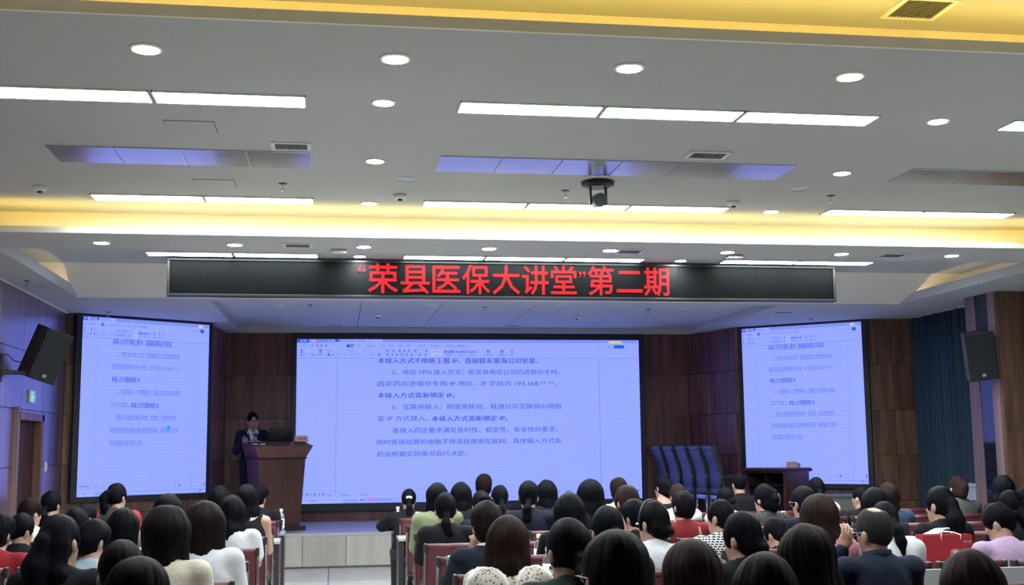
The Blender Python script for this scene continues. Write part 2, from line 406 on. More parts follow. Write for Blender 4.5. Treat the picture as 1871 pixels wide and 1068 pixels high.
for x in (-1.99, 3.67, 4.80, 5.93): downlight(x, 5.345, S, {-1.99: 'downlight on the near soffit beyond the left picture edge', 3.67: 'fifth downlight of the near soffit, beyond the right picture edge', 4.80: 'sixth downlight of the near soffit, beyond the right picture edge', 5.93: 'seventh downlight of the near soffit, beyond the right picture edge'}[x], 'downlights on the near beam')
for j, y in enumerate((6.93, 8.40, 9.90)):
    downlight(.285, y, C, '%s from the camera of three downlights left of the central panels' % ('nearest', 'second', 'farthest')[j], 'downlights between the panel groups')
    downlight(3.885, y, C, '%s from the camera of three downlights right of the central panels' % ('nearest', 'second', 'farthest')[j], 'downlights between the panel groups')
downlight(.27, 12.72, C, 'small downlight above the red banner opening quote', 'downlights above the banner')
downlight(3.89, 12.72, C, 'small downlight above the right end of the red text', 'downlights above the banner')

# brushed return-air panels
def return_panel(x0, x1, n, label):
    t = thing('return_air_panel', label, 'ceiling panel', Matrix.Translation((x0, 8.20, C)), 'brushed metal strips in the ceiling')
    w = (x1 - x0) / n
    for i in range(n):
        ob('metal_panel', MB().box((i * w + .003, 0, -.008), ((i + 1) * w - .003, .46, 0)), M_REFL, t, bevel=.002, seg=1)
return_panel(-1.97, -.17, 4, 'brushed lavender metal ceiling strip on the left')
return_panel(.745, 3.44, 6, 'long brushed lavender metal ceiling strip at the centre')
return_panel(4.38, 7.2, 6, 'grey metal ceiling strip on the right')

def vent(x0, x1, y0, y1, z, label, n=12):
    t = thing('ceiling_vent', label, 'vent', Matrix.Translation((x0, y0, z)), 'slatted ceiling vents')
    w, d = x1 - x0, y1 - y0; e = .025
    ob('frame', MB().box((0, 0, -.012), (w, e, 0)).box((0, d - e, -.012), (w, d, 0)).box((0, e, -.012), (e, d - e, 0)).box((w - e, e, -.012), (w, d - e, 0)), M_WHITE, t)
    ob('backing', MB().box((e, e, -.003), (w - e, d - e, -.001)), M_VENTD, t)
    s = (w - 2 * e) / n; me = MB().box((0, e, -.012), (s * .30, d - e, -.003)).mesh('slat', mat('slat_grey', (.16, .16, .16), .5))
    for i in range(n): link('slat', me, t, Matrix.Translation((e + (i + .3) * s, 0, 0)))
vent(-.44, -.17, 7.93, 8.13, C, 'small slatted vent beside the left brushed strip')
vent(2.51, 2.81, 7.86, 8.06, C, 'small slatted vent beside the central brushed strip')
vent(2.64, 2.92, 4.93, 5.20, C, 'slatted vent in the yellow-lit near recess at the top right', 14)
vent(-.46, -.20, 10.46, 10.66, S, 'slatted vent on the far soffit, left of the first short box', 10)
vent(2.62, 2.88, 10.50, 10.72, S, 'slatted vent on the far soffit near the centre', 10)
vent(5.26, 5.52, 10.50, 10.72, S, 'slatted vent on the far soffit at the right', 10)
for x, y, l in ((.04, 10.80, 'small white hatch box on the far soffit above the banner left'), (3.84, 10.78, 'small white hatch box on the far soffit above the banner right')):
    t = thing('hatch_box', l, 'hatch', Matrix.Translation((x, y, S)))
    ob('body', MB().box((-.07, -.05, -.03), (.07, .05, 0)), M_WHITE, t, bevel=.004, seg=1); ob('shadow_gap', MB().box((-.072, -.055, -.006), (.072, .055, -.001)), M_VENTD, t)
for (x, y, l) in ((-.93, 7.62, 'flush square access hatch in the ceiling above the left strip'), (-.94, 9.28, 'flush access hatch near the far yellow cove')):
    t = thing('access_hatch', l, 'hatch', Matrix.Translation((x, y, C)))
    ob('gap', MB().box((-.16, -.14, -.0015), (.16, .14, 0)), M_VENTD, t); ob('lid', MB().box((-.156, -.136, -.004), (.156, .136, -.0005)), M_CEIL, t)
sm_me = MB().lathe([(.055, 0), (.055, -.02), (.045, -.035), (.02, -.04)], 18).mesh('housing', M_WHITE, smooth=True); sm_b = MB().lathe([(.02, -.038), (.02, -.052), (.012, -.055)], 12).mesh('sensor', M_BLACK)
def smoke(x, y, z, label):
    t = thing('smoke_detector', label, 'detector', Matrix.Translation((x, y, z)), 'smoke detectors'); link('housing', sm_me, t); link('sensor', sm_b, t)
smoke(-2.31, 9.53, C, 'smoke detector on the far left of the ceiling'); smoke(.53, 9.54, C, 'smoke detector left of the central panels'); smoke(3.40, 9.53, C, 'smoke detector right of the central panels')
smoke(.62, 16.9, S + .09, 'smoke detector in the stage tray above the main screen left'); smoke(3.55, 16.9, S + .09, 'smoke detector in the stage tray above the main screen right')
sp_me = MB().lathe([(.004, 0), (.004, -.05), (.02, -.052), (.02, -.056), (.006, -.058)], 10).mesh('head', M_CHROME); sp_r = MB().lathe([(.035, 0), (.035, -.004), (.01, -.008)], 14).mesh('escutcheon', M_BLACK)
def sprinkler(x, y, z, label):
    t = thing('sprinkler', label, 'sprinkler', Matrix.Translation((x, y, z)), 'ceiling sprinklers'); link('escutcheon', sp_r, t); link('head', sp_me, t)
for x, y, z, l in ((-.41, 9.23, C, 'ceiling sprinkler left of the central panels'), (1.87, 9.25, C, 'ceiling sprinkler left of the black ceiling camera'), (4.15, 9.21, C, 'ceiling sprinkler above the right pair of panels'),
                   (-3.27, 13.1, S, 'ceiling sprinkler on the soffit above the left loudspeaker'), (-2.95, 16.0, S, 'ceiling sprinkler over the left screen corner'), (-.32, 15.8, S + .09, 'ceiling sprinkler in the left of the stage tray'),
                   (2.05, 15.9, S + .09, 'ceiling sprinkler in the middle of the stage tray'), (4.4, 16.0, S + .09, 'ceiling sprinkler in the right of the stage tray'), (6.95, 16.3, S, 'ceiling sprinkler over the right screen')): sprinkler(x, y, z, l)
M_LAV = mat('pale_grille', (.45, .48, .62), .35, .3)
for x, l in ((.55, 'round flush ceiling speaker left of the central panels'), (3.77, 'round flush ceiling speaker right of the black ceiling camera')):
    t = thing('ceiling_speaker', l, 'speaker', Matrix.Translation((x, 8.97, C)), 'flush ceiling speakers')
    ob('rim', MB().lathe([(.075, 0), (.085, 0), (.085, -.007), (.075, -.010), (.075, 0)], 24, caps=False), M_WHITE, t); ob('grille', MB().lathe([(.001, -.006), (.075, -.005), (.075, -.001)], 24), M_LAV, t)
t = thing('ceiling_camera', 'black ceiling-mounted tracking camera on a short bracket', 'camera', Matrix.Translation((2.06, 8.90, C)))
ob('mount_plate', MB().lathe([(.05, 0), (.13, -.012), (.13, -.035), (.09, -.05)], 24), M_BLACK, t)
for s in (-1, 1): ob('yoke_arm', MB().box((s * .062 - .008, -.022, -.19), (s * .062 + .008, .022, -.04)), M_BLACK, t, bevel=.004, seg=1)
ob('camera_head', MB().tube([(0, .07, -.15), (0, .02, -.15), (0, -.08, -.165), (0, -.085, -.165)], [.048, .055, .055, .045], 16), mat('camera_grey', (.05, .055, .065), .3), t, smooth=False)
ob('lens_ring', MB().tube([(0, .068, -.149), (0, .084, -.148)], [.036, .03], 16), M_GLASSD, t)
for x, y, l in ((-.30, 15.05, 'square unlit recessed lamp at the tray left'), (2.95, 15.05, 'square unlit recessed lamp at the tray middle')):
    t = thing('recessed_lamp', l, 'lamp', Matrix.Translation((x, y, S + .09)))
    ob('frame', MB().box((-.15, -.1, -.006), (.15, -.08, 0)).box((-.15, .08, -.006), (.15, .1, 0)).box((-.15, -.08, -.006), (-.13, .08, 0)).box((.13, -.08, -.006), (.15, .08, 0)), M_WHITE, t); ob('glass', MB().box((-.13, -.08, -.003), (.13, .08, 0)), M_LAV, t)
t = thing('recessed_lamp', 'square unlit recessed lamp above the right screen', 'lamp', Matrix.Translation((6.2, 15.5, S)))
ob('frame', MB().box((-.15, -.1, -.006), (.15, -.08, 0)).box((-.15, .08, -.006), (.15, .1, 0)).box((-.15, -.08, -.006), (-.13, .08, 0)).box((.13, -.08, -.006), (.15, .08, 0)), M_WHITE, t); ob('glass', MB().box((-.13, -.08, -.003), (.13, .08, 0)), M_VENTD, t)
vent(-.15, .15, 18.2, 18.4, S + .09, 'dark slot vent above the main screen left', 8); vent(2.65, 2.95, 18.2, 18.4, S + .09, 'dark slot vent above the main screen middle', 8)
for i, (x, y) in enumerate(((-.75, 15.9), (-.7, 17.4), (1.3, 15.7), (3.1, 15.7), (4.9, 15.9), (5.0, 17.3))):
    t = thing('unlit_downlight', 'unlit small downlight in the stage tray, %s from the left' % ORD[i], 'downlight', Matrix.Translation((x, y, S + .09)), 'unlit stage downlights')
    link('rim', DL_R, t); ob('lens', MB().lathe([(.001, -.004), (.062, -.004), (.062, -.001)], 16), M_LAV, t)
TXT=[
('本接入方式不用新上报 IP，直接联系银海公司安装。',0.2293,0.6958,0.1338,0.0330,1),
('2、电信 VPN 接入方式：即安装电信公司的进销存专网，',0.2693,0.7598,0.2045,0.0329,0),
('固定药店进销存专网 IP 地址，IP 字段为 193.168.**.**，',0.2288,0.7503,0.2757,0.0328,0),
('本接入方式需新绑定 IP。',0.2290,0.4506,0.3479,0.0325,1),
('3、互联网接入：即使用移动、联通公司互联网公网固',0.2696,0.7622,0.4192,0.0327,0),
('定 IP 方式接入，',0.2293,0.3730,0.4900,0.0323,0),
('本接入方式需新绑定 IP。',0.3840,0.6033,0.4928,0.0326,1),
('各接入药店要求满足及时性、稳定性、安全性的要求，',0.2714,0.7514,0.5635,0.0325,0),
('同时医保结算的电脑不得连接使用互联网，具体接入方式各',0.2280,0.7622,0.6349,0.0324,0),
('药店根据实际情况自行决定。',0.2282,0.4847,0.7075,0.0321,0),
('找稻壳模板',0.0527,0.0852,0.0103,0.0136,2),
('医保大讲堂培训（信息股）.docx',0.1208,0.2142,0.0110,0.0136,2),
('+',0.2424,0.2471,0.0104,0.0120,2),
('三 文件',0.0068,0.0298,0.0404,0.0135,2),
('插入',0.1706,0.1815,0.0412,0.0136,2),
('页面布局',0.1955,0.2205,0.0410,0.0136,2),
('引用',0.2346,0.2471,0.0408,0.0136,2),
('审阅',0.2613,0.2738,0.0407,0.0137,2),
('视图',0.2880,0.2990,0.0406,0.0137,2),
('章节',0.3132,0.3258,0.0404,0.0137,2),
('开发工具',0.3416,0.3653,0.0402,0.0137,2),
('会员专享',0.3812,0.4050,0.0400,0.0137,2),
('查找命令、搜索模板',0.4257,0.4847,0.0403,0.0138,2),
('粘贴',0.0056,0.0209,0.0971,0.0135,2),
('复制',0.0394,0.0532,0.0970,0.0135,2),
('格式刷',0.0578,0.0748,0.0969,0.0135,2),
('黑体',0.0854,0.0978,0.0715,0.0135,2),
('三号',0.1458,0.1582,0.0712,0.0136,2),
('B',0.0871,0.0933,0.0958,0.0152,1),
('I',0.1010,0.1041,0.0958,0.0152,2),
('U',0.1118,0.1196,0.0958,0.0152,2),
('A',0.1304,0.1366,0.0957,0.0152,2),
('X',0.1475,0.1537,0.0956,0.0153,2),
('X',0.1614,0.1677,0.0956,0.0153,2),
('A',0.1754,0.1817,0.0956,0.0153,2),
('A',0.2113,0.2175,0.0954,0.0153,1),
('A',0.1909,0.1956,0.0710,0.0153,2),
('A',0.2034,0.2081,0.0710,0.0153,2),
('AaBbCcDd',0.3843,0.4161,0.0753,0.0103,2),
('AaBb',0.4193,0.4511,0.0752,0.0220,1),
('AaBb(',0.4527,0.4863,0.0757,0.0172,1),
('AaBbC',0.4863,0.5183,0.0763,0.0145,1),
('正文',0.3954,0.4065,0.0973,0.0123,2),
('标题 1',0.4256,0.4431,0.0972,0.0124,2),
('标题 2',0.4606,0.4782,0.0971,0.0124,2),
('标题 3',0.4942,0.5102,0.0970,0.0124,2),
('文字排版',0.5359,0.5616,0.0972,0.0124,2),
('查找替换',0.5761,0.6003,0.0970,0.0124,2),
('选择',0.6116,0.6230,0.0970,0.0125,2),
('未上云',0.8705,0.8888,0.0440,0.0126,2),
('协作',0.9054,0.9186,0.0438,0.0126,2),
('字数',0.0895,0.1017,0.9515,0.0111,2),
('文档校对',0.1261,0.1520,0.9521,0.0112,2),
('缺失字体',0.1781,0.2011,0.9519,0.0112,2),
('搜索',0.0427,0.0579,0.9852,0.0118,2),
('医保大讲堂培训 ...',0.2196,0.2766,0.9830,0.0119,2),
]
RCT=[
(0.0000,0.0343,0.0005,0.0222,'blue'),
(0.1068,0.1192,0.0008,0.0161,'blue'),
(0.1395,0.1613,0.0322,0.0498,'blue'),
(0.9245,0.9553,0.0328,0.0528,'blue'),
(0.9090,0.9489,0.0064,0.0212,'orange'),
(0.0358,0.1053,0.0001,0.0225,'tab'),
(0.0435,0.0512,0.0023,0.0172,'pink'),
(0.2439,0.9975,0.0000,0.0197,'tab'),
(0.0011,0.9962,0.1152,0.1176,'line'),
(0.1114,0.1126,0.1211,0.9374,'line'),
(0.8773,0.8786,0.1196,0.9807,'line'),
(0.3827,0.4161,0.0640,0.1052,'box'),
(0.2912,0.3037,0.0867,0.1037,'tab'),
(0.0856,0.0948,0.0874,0.1043,'tab'),
(0.0100,0.0162,0.0607,0.0876,'icon'),
(0.0623,0.0700,0.0604,0.0875,'icon'),
(0.0406,0.0452,0.0335,0.0470,'icon'),
(0.0544,0.0606,0.0334,0.0469,'icon'),
(0.0668,0.0729,0.0333,0.0469,'icon'),
(0.0791,0.0853,0.0333,0.0468,'icon'),
(0.2535,0.2597,0.0646,0.0783,'icon'),
(0.2707,0.2770,0.0646,0.0782,'icon'),
(0.2880,0.2943,0.0645,0.0781,'icon'),
(0.3022,0.3085,0.0644,0.0781,'icon'),
(0.3148,0.3211,0.0644,0.0780,'icon'),
(0.3337,0.3400,0.0643,0.0780,'icon'),
(0.3653,0.3716,0.0641,0.0778,'icon'),
(0.2535,0.2598,0.0885,0.1021,'icon'),
(0.2676,0.2739,0.0885,0.1021,'icon'),
(0.2802,0.2865,0.0884,0.1021,'icon'),
(0.3085,0.3148,0.0883,0.1020,'icon'),
(0.3242,0.3290,0.0883,0.1019,'icon'),
(0.3463,0.3526,0.0882,0.1019,'icon'),
(0.3637,0.3700,0.0881,0.1018,'icon'),
(0.2300,0.2363,0.0886,0.1022,'icon'),
(0.5440,0.5537,0.0651,0.0841,'icon'),
(0.5843,0.5940,0.0649,0.0839,'icon'),
(0.6166,0.6215,0.0647,0.0838,'icon'),
(0.0183,0.0228,0.9374,0.9521,'icon'),
(0.0304,0.0364,0.9379,0.9526,'icon'),
(0.0410,0.0470,0.9382,0.9481,'icon'),
(0.0516,0.0592,0.9386,0.9501,'icon'),
(0.0652,0.0698,0.9374,0.9522,'icon'),
(0.0758,0.0819,0.9378,0.9509,'icon'),
(0.0154,0.9975,0.9773,0.9790,'line'),
(0.0200,0.1843,0.9665,1.0000,'pale'),
(0.1339,0.1736,0.9749,1.0000,'swoosh'),
(0.2057,0.2165,0.9721,0.9885,'magenta'),
(0.1812,0.1904,0.9761,0.9876,'icon'),
(0.7470,0.7550,0.9493,0.9578,'icon'),
(0.7728,0.7906,0.9453,0.9588,'icon'),
(0.8800,0.8865,0.9471,0.9538,'icon'),
(0.9783,0.9914,0.9437,0.9607,'icon'),
(0.9451,0.9615,0.9801,0.9903,'icon'),
]

# ================================================================ SCREENS
def led_mat(name, col, strength, bands=True):
    m, N, L, b = newmat(name)
    b.inputs['Base Color'].default_value = (.02, .02, .03, 1); b.inputs['Roughness'].default_value = .35
    g = N.new('ShaderNodeNewGeometry'); sp = N.new('ShaderNodeSeparateXYZ'); L.new(g.outputs['Position'], sp.inputs[0])
    mu = N.new('ShaderNodeMath'); mu.operation = 'MULTIPLY'; mu.inputs[1].default_value = 2 * math.pi / .0455; L.new(sp.outputs['Z'], mu.inputs[0])
    si = N.new('ShaderNodeMath'); si.operation = 'SINE'; L.new(mu.outputs[0], si.inputs[0])
    nz = N.new('ShaderNodeTexNoise'); nz.inputs['Scale'].default_value = 1.3; L.new(g.outputs['Position'], nz.inputs['Vector'])
    am = N.new('ShaderNodeMath'); am.operation = 'MULTIPLY'; L.new(si.outputs[0], am.inputs[0]); L.new(nz.outputs['Fac'], am.inputs[1])
    ma = N.new('ShaderNodeMath'); ma.operation = 'MULTIPLY_ADD'; ma.inputs[1].default_value = .09; ma.inputs[2].default_value = strength; L.new(am.outputs[0], ma.inputs[0])
    b.inputs['Emission Color'].default_value = (*col, 1); L.new(ma.outputs[0], b.inputs['Emission Strength'])
    MATS[name] = m; return m
M_SCR = led_mat('led_page', (.305, .392, 1.6), SCREEN_W)
SCOL = dict(blue=srgb(20, 95, 240), orange=srgb(236, 190, 150), tab=srgb(126, 146, 240), pink=srgb(240, 150, 190), line=srgb(112, 132, 225), box=srgb(170, 186, 255), icon=srgb(110, 128, 220), pale=srgb(160, 178, 255), swoosh=srgb(138, 162, 250), magenta=srgb(225, 110, 200), cyan=srgb(0, 175, 240))
M_TX = [emit('screen_text', srgb(66, 80, 178), 1.), emit('screen_text_bold', srgb(42, 52, 150), 1.), emit('screen_ui_text', srgb(92, 106, 200), 1.)]
M_TXL = emit('screen_text_soft', srgb(96, 110, 205), 1.)
def screen(name, label, TL, ex, n, W, H, frame, inset_z, extra=None, soft=False, bez=(.07, .07, .10, .10)):
    """TL: world top-left of the lit display; ex unit right; n unit towards the audience"""
    ex = Vector(ex).normalized(); n = Vector(n).normalized(); up = Vector((0, 0, 1))
    M = Matrix(((ex.x, up.x, n.x, TL[0]), (ex.y, up.y, n.y, TL[1]), (ex.z, up.z, n.z, TL[2]), (0, 0, 0, 1)))
    t = thing(name, label, 'screen', M)
    l, r, tp, bt = bez
    ob('cabinet', MB().box((-l, -H - bt, -.045), (W + r, tp, -.012)), M_BEZEL, t)
    ob('bezel', MB().box((-l, -H - bt, -.012), (0, tp, .014)).box((W, -H - bt, -.012), (W + r, tp, .014)).box((0, 0, -.012), (W, tp, .014)).box((0, -H - bt, -.012), (W, -H, .014)), M_BEZEL, t, bevel=.003, seg=1)
    d = ob('display', MB().box((0, -H, -.011), (W, 0, 0)), M_SCR, t)
    for i, (u0, u1, v0, v1, k) in enumerate(RCT):
        zz = .0006 if k in ('tab', 'pale', 'box') else .0012
        ob('screen_icon' if k not in ('line', 'tab', 'pale', 'box') else 'screen_bar', MB().box((u0 * W, -v1 * H, zz - .0004), (u1 * W, -v0 * H, zz)), emit('ui_' + k, SCOL[k], 1.), d)
    for (s, u0, u1, v, hh, k) in TXT:
        m = M_TX[k] if not soft or k == 1 else (M_TXL if k == 0 else M_TX[2])
        text_ob('text_line', s, m, (u0 * W, -v * H, .002), (1, 0, 0), (0, 1, 0), (u1 - u0) * W, hh * H, d, .009 if k == 1 else 0.)
    text_ob('text_line', '文件', emit('ui_white', srgb(200, 215, 255), 1.), (.008 * W, -.011 * H, .0025), (1, 0, 0), (0, 1, 0), .02 * W, .014 * H, d)
    text_ob('text_line', '开始', MATS['ui_white'], (.149 * W, -.042 * H, .0025), (1, 0, 0), (0, 1, 0), .014 * W, .012 * H, d)
    if extra: ob('dead_block', MB().box((extra[0] - .024, extra[1] - .03, .001), (extra[0] + .024, extra[1] + .03, .003)), emit('ui_cyan', SCOL['cyan'], 1.), d)
    return t
screen('main_led_screen', 'large central screen showing a lilac text document', (-.575, 18.72, 3.30), (1, 0, 0), (0, -1, 0), 5.54, 2.565, .08, 0, bez=(.07, .09, .095, .12))
tl = Vector((1.65, 1.16, 0)).normalized(); nl = Vector((tl.y, -tl.x, 0))
p = Vector((-3.42, 16.18, 0)) + tl * .095 + nl * .06
screen('side_led_screen', 'tall left screen showing the squeezed document with one cyan block', (p.x, p.y, 3.366), tl, nl, 1.872, 2.38, .06, 0, extra=(1.28, -1.475), soft=True, bez=(.085, .05, .028, .07))
tr = Vector((1.54, -1.28, 0)).normalized(); nr = Vector((tr.y, -tr.x, 0))
p = Vector((6.29, 17.58, 0)) + tr * .065 + nr * .06
screen('side_led_screen', 'tall right screen showing the squeezed document behind the stage table', (p.x, p.y, 3.368), tr, nr, 1.855, 2.38, .06, 0, soft=True, bez=(.065, .08, .03, .07))

# banner ------------------------------------------------------------
YBN = 12.90
bz0, bz1 = 3.224, 3.643
bt = thing('led_banner', 'long black electronic banner with glowing red characters', 'banner', Matrix.Translation((2.0, YBN, bz0)))
bx0, bx1 = -1.785 - 2.0, 5.82 - 2.0; hh = bz1 - bz0
ob('housing', MB().box((bx0, .02, 0), (bx1, .10, hh)), M_BLACK, bt)
f = .028
ob('frame', MB().box((bx0, -.01, 0), (bx1, .03, f)).box((bx0, -.01, hh - f), (bx1, .03, hh)).box((bx0, -.01, f), (bx0 + f, .03, hh - f)).box((bx1 - f, -.01, f), (bx1, .03, hh - f)), mat('banner_frame', (.009, .011, .012), .5, .1), bt, bevel=.004, seg=1)
nmod = 8; wmod = (bx1 - bx0 - 2 * f) / nmod
me = MB().box((.001, .008, f), (wmod - .001, .02, hh - f)).mesh('led_module', mat('led_face', (.0030, .0037, .0042), .5, bump=.1, bscale=500, var=.25, spec=.06))
for i in range(nmod): link('led_module', me, bt, Matrix.Translation((bx0 + f + i * wmod, 0, 0)))
M_RED = emit('red_led', (.88, .014, .026), 1.)
chars = '“荣县医保大讲堂”第二期'
# measured cell starts/ends along the banner in metres (world X)
sc_ = (3.80 - .245) / (1224 - 651)
cells = [(651, 668), (671, 723), (729, 780), (786, 835), (840, 889), (895, 944), (949, 997), (1002, 1049), (1053, 1067), (1071, 1119), (1125, 1173), (1177, 1224)]
for ch, (a, b_) in zip(chars, cells):
    quote = ch in '“”'
    xa = .245 + (a - 651) * sc_ - 2.0; w = (b_ - a) * sc_
    z = hh * .5 + (.10 if quote else .002)
    if quote:
        # two comma marks each
        for q in range(2):
            cxq = xa + w * (.25 + .5 * q); mb = MB(); up_ = 1 if ch == '“' else -1
            pts = [(cxq - .012, z - .018), (cxq + .014, z - .018), (cxq + .014, z + .012), (cxq - .012, z + .012)]
            mb.box((cxq - .014, -.004, z - .02), (cxq + .016, .006, z + .012))
            mb.hexa([(cxq - .014, -.004, z + .012), (cxq + .002, -.004, z + .012), (cxq + .002, .006, z + .012), (cxq - .014, .006, z + .012)], [(cxq + .006, -.004, z + .05), (cxq + .016, -.004, z + .05), (cxq + .016, .006, z + .05), (cxq + .006, .006, z + .05)]) if ch == '“' else mb.hexa([(cxq - .010, -.004, z - .055), (cxq, -.004, z - .055), (cxq, .006, z - .055), (cxq - .010, .006, z - .055)], [(cxq + .002, -.004, z - .02), (cxq + .016, -.004, z - .02), (cxq + .016, .006, z - .02), (cxq + .002, .006, z - .02)])
            ob('glyph', mb, M_RED, bt)
    else:
        text_ob('glyph', ch, M_RED, (xa, .003, z), (1, 0, 0), (0, 0, 1), w, .305 / .93, bt, .015)
for x in (-3.2, -1.0, 1.0, 3.2): ob('hanger', MB().box((x - .015, .045, hh), (x + .015, .075, C - bz0)), M_BLACK, bt)

# ================================================================ WALL-MOUNTED THINGS
def cabinet_speaker(name, label, M, w=.36, d=.34, h=.58):
    t = thing(name, label, 'loudspeaker', M)
    # local: front faces -Y, origin at centre
    a = .11
    poly = [(-w / 2, -d / 2), (w / 2, -d / 2), (w / 2 - a * .6, d / 2), (-w / 2 + a * .6, d / 2)]
    mb = MB(); mb.hexa([(p[0], p[1], -h / 2) for p in poly], [(p[0], p[1], h / 2) for p in poly])
    ob('cabinet', mb, mat('speaker_cabinet', (.045, .048, .052), .5), t, bevel=.01)
    ob('grille', MB().box((-w / 2 + .012, -d / 2 - .012, -h / 2 + .012), (w / 2 - .012, -d / 2 + .002, h / 2 - .012)), M_GRILLE, t, bevel=.006)
    ob('badge', MB().box((-.022, -d / 2 - .015, -h / 2 + .05), (.022, -d / 2 - .011, -h / 2 + .085)), mat('badge_grey', (.45, .46, .46), .3, .6), t)
    return t
# left speaker on a wall arm, turned to the audience and tilted
Ml = TR(-3.19, 13.62, 2.66, R(46)) @ Matrix.Rotation(R(16), 4, 'X') @ Matrix.Rotation(R(14), 4, 'Y')
cabinet_speaker('wall_speaker', 'black loudspeaker tilted on a wall arm above the door', Ml, w=.34)
t = thing('speaker_bracket', 'black steel wall arm holding the left loudspeaker', 'bracket', TR(XL, 13.10, 2.42))
ob('wall_plate', MB().box((0, -.03, -.10), (.02, .03, .20)), M_BLACK, t, bevel=.003, seg=1)
ob('arm', MB().tube([(.01, 0, 0), (.14, .22, .01), (.28, .46, .0)], .024, 8), M_BLACK, t)
ob('clamp', MB().box((.24, .40, -.04), (.34, .52, .03)), M_BLACK, t, bevel=.004, seg=1)
ob('cable', MB().tube([(.015, .0, .17), (.05, .06, .2), (.10, .16, .13), (.18, .3, .12), (.24, .42, .10)], .006, 6), M_BLACK, t, smooth=True)
cabinet_speaker('wall_speaker', 'black loudspeaker mounted on the glass strip of the right pillar', TR(7.74, 13.22, 2.62, R(-14)) @ Matrix.Rotation(R(9), 4, 'X') @ Matrix.Rotation(R(-7), 4, 'Y'))
t = thing('speaker_bracket', 'dark bracket between right loudspeaker and pillar', 'bracket', TR(7.95, 13.45, 2.5))
ob('arm', MB().tube([(0, 0, -.02), (-.08, -.03, -.02), (-.14, -.08, 0)], .02, 8), M_BLACK, t); ob('wall_plate', MB().box((-.012, -.05, -.1), (.0, .05, .12)), M_BLACK, t)
t = thing('exit_sign', 'small pale turquoise exit sign above the left door', 'sign', TR(XL, 14.44, 2.22))
ob('plate', MB().box((0, -.13, -.075), (.018, .13, .075)), mat('sign_edge', (.5, .55, .55), .4), t)
ob('face', MB().box((.018, -.12, -.065), (.020, .12, .065)), emit('exit_face', srgb(120, 190, 205), .9), t)
ob('running_figure', MB().box((.020, -.04, -.03), (.0215, -.01, .03)).box((.020, -.06, -.05), (.0215, -.03, -.025)).box((.020, -.015, -.05), (.0215, .01, -.02)).box((.020, -.035, .033), (.0215, -.012, .052)).box((.020, .03, -.01), (.0215, .09, .006)), emit('exit_fig', srgb(205, 235, 240), .9), t)
t = thing('wall_switch', 'white wall switch right of the left door', 'switch', TR(XL, 15.25, 1.40))
ob('plate', MB().box((0, -.045, -.06), (.02, .045, .06)), M_WHITE, t, bevel=.004, seg=1); ob('rocker', MB().box((.02, -.025, -.035), (.026, .025, .035)), M_WHITE, t)

# ================================================================ STAGE FURNITURE
# podium, rotated towards the room centre
PM = TR(-.79, 16.95, Z_ST, R(24))
t = thing('podium', 'dark brown lectern with flared top on the stage', 'podium', PM)
ob('plinth', MB().box((-.36, -.25, 0), (.36, .25, .06)), M_DARKW, t, bevel=.006)
ob('body', MB().hexa([(-.29, -.20, .06), (.29, -.20, .06), (.29, .20, .06), (-.29, .20, .06)], [(-.345, -.24, .985), (.345, -.24, .985), (.345, .24, .985), (-.345, .24, .985)]), M_WOODP, t, bevel=.004, seg=1)
ob('moulding', MB().box((-.362, -.256, .985), (.362, .256, 1.003)), M_DARKW, t, bevel=.004, seg=1)
ob('head_box', MB().hexa([(-.35, -.25, 1.003), (.35, -.25, 1.003), (.35, .25, 1.003), (-.35, .25, 1.003)], [(-.43, -.31, 1.165), (.43, -.31, 1.165), (.40, .29, 1.165), (-.40, .29, 1.165)]), M_WOODP, t, bevel=.004, seg=1)
ob('desk_top', MB().hexa([(-.43, -.31, 1.165), (.43, -.31, 1.165), (.40, .29, 1.165), (-.40, .29, 1.165)], [(-.37, -.15, 1.225), (.37, -.15, 1.225), (.395, .285, 1.20), (-.395, .285, 1.20)]), M_WOODP, t, bevel=.004, seg=1)
# laptop
t = thing('laptop', 'open black laptop on the podium', 'laptop', PM @ Matrix.Translation((.07, .08, 1.228)))
ob('base', MB().box((-.18, -.04, -.012), (.18, .18, .010)), M_BLACK, t, bevel=.004, seg=1)
ob('lid', MB().box((-.18, -.005, 0), (.18, .005, .19), M=Matrix.Translation((0, -.045, .005)) @ Matrix.Rotation(R(14), 4, 'X')), M_BLACK, t, bevel=.003, seg=1)
# name card (folded)
def name_card(label, M, w=.20, txt=None):
    t = thing('name_card', label, 'name card', M); mp = mat('pink_card', (.72, .46, .46), .6)
    ob('front_flap', MB().hexa([(-w / 2, -.035, 0), (w / 2, -.035, 0), (w / 2, -.033, 0), (-w / 2, -.033, 0)], [(-w / 2, -.001, .085), (w / 2, -.001, .085), (w / 2, .001, .085), (-w / 2, .001, .085)]), mp, t)
    ob('back_flap', MB().hexa([(-w / 2, .033, 0), (w / 2, .033, 0), (w / 2, .035, 0), (-w / 2, .035, 0)], [(-w / 2, -.001, .085), (w / 2, -.001, .085), (w / 2, .001, .085), (-w / 2, .001, .085)]), mp, t)
    if txt:
        n = Vector((0, -.085, .034)).normalized(); ey = Vector((0, .034, .085)).normalized()
        text_ob('lettering', txt, mat('card_red', (.30, .03, .05), .6), (-w * .3, -.0175 - .003, .042), (1, 0, 0), ey, w * .6, .045, t, .008)
name_card('pink folded name card with dark red characters on the podium', PM @ Matrix.Translation((.31, -.16, 1.222)), .20, '曾友霞')
t = thing('remote_control', 'small cream remote lying on the podium edge', 'remote', PM @ Matrix.Translation((-.30, -.27, 1.184)) @ Matrix.Rotation(R(20), 4, 'X'))
ob('body', MB().box((-.035, -.01, 0), (.035, .01, .016)), mat('cream_plastic', (.7, .66, .52), .4), t, bevel=.004, seg=1); ob('button', MB().box((.01, -.004, .016), (.02, .004, .019)), M_BLACK, t)
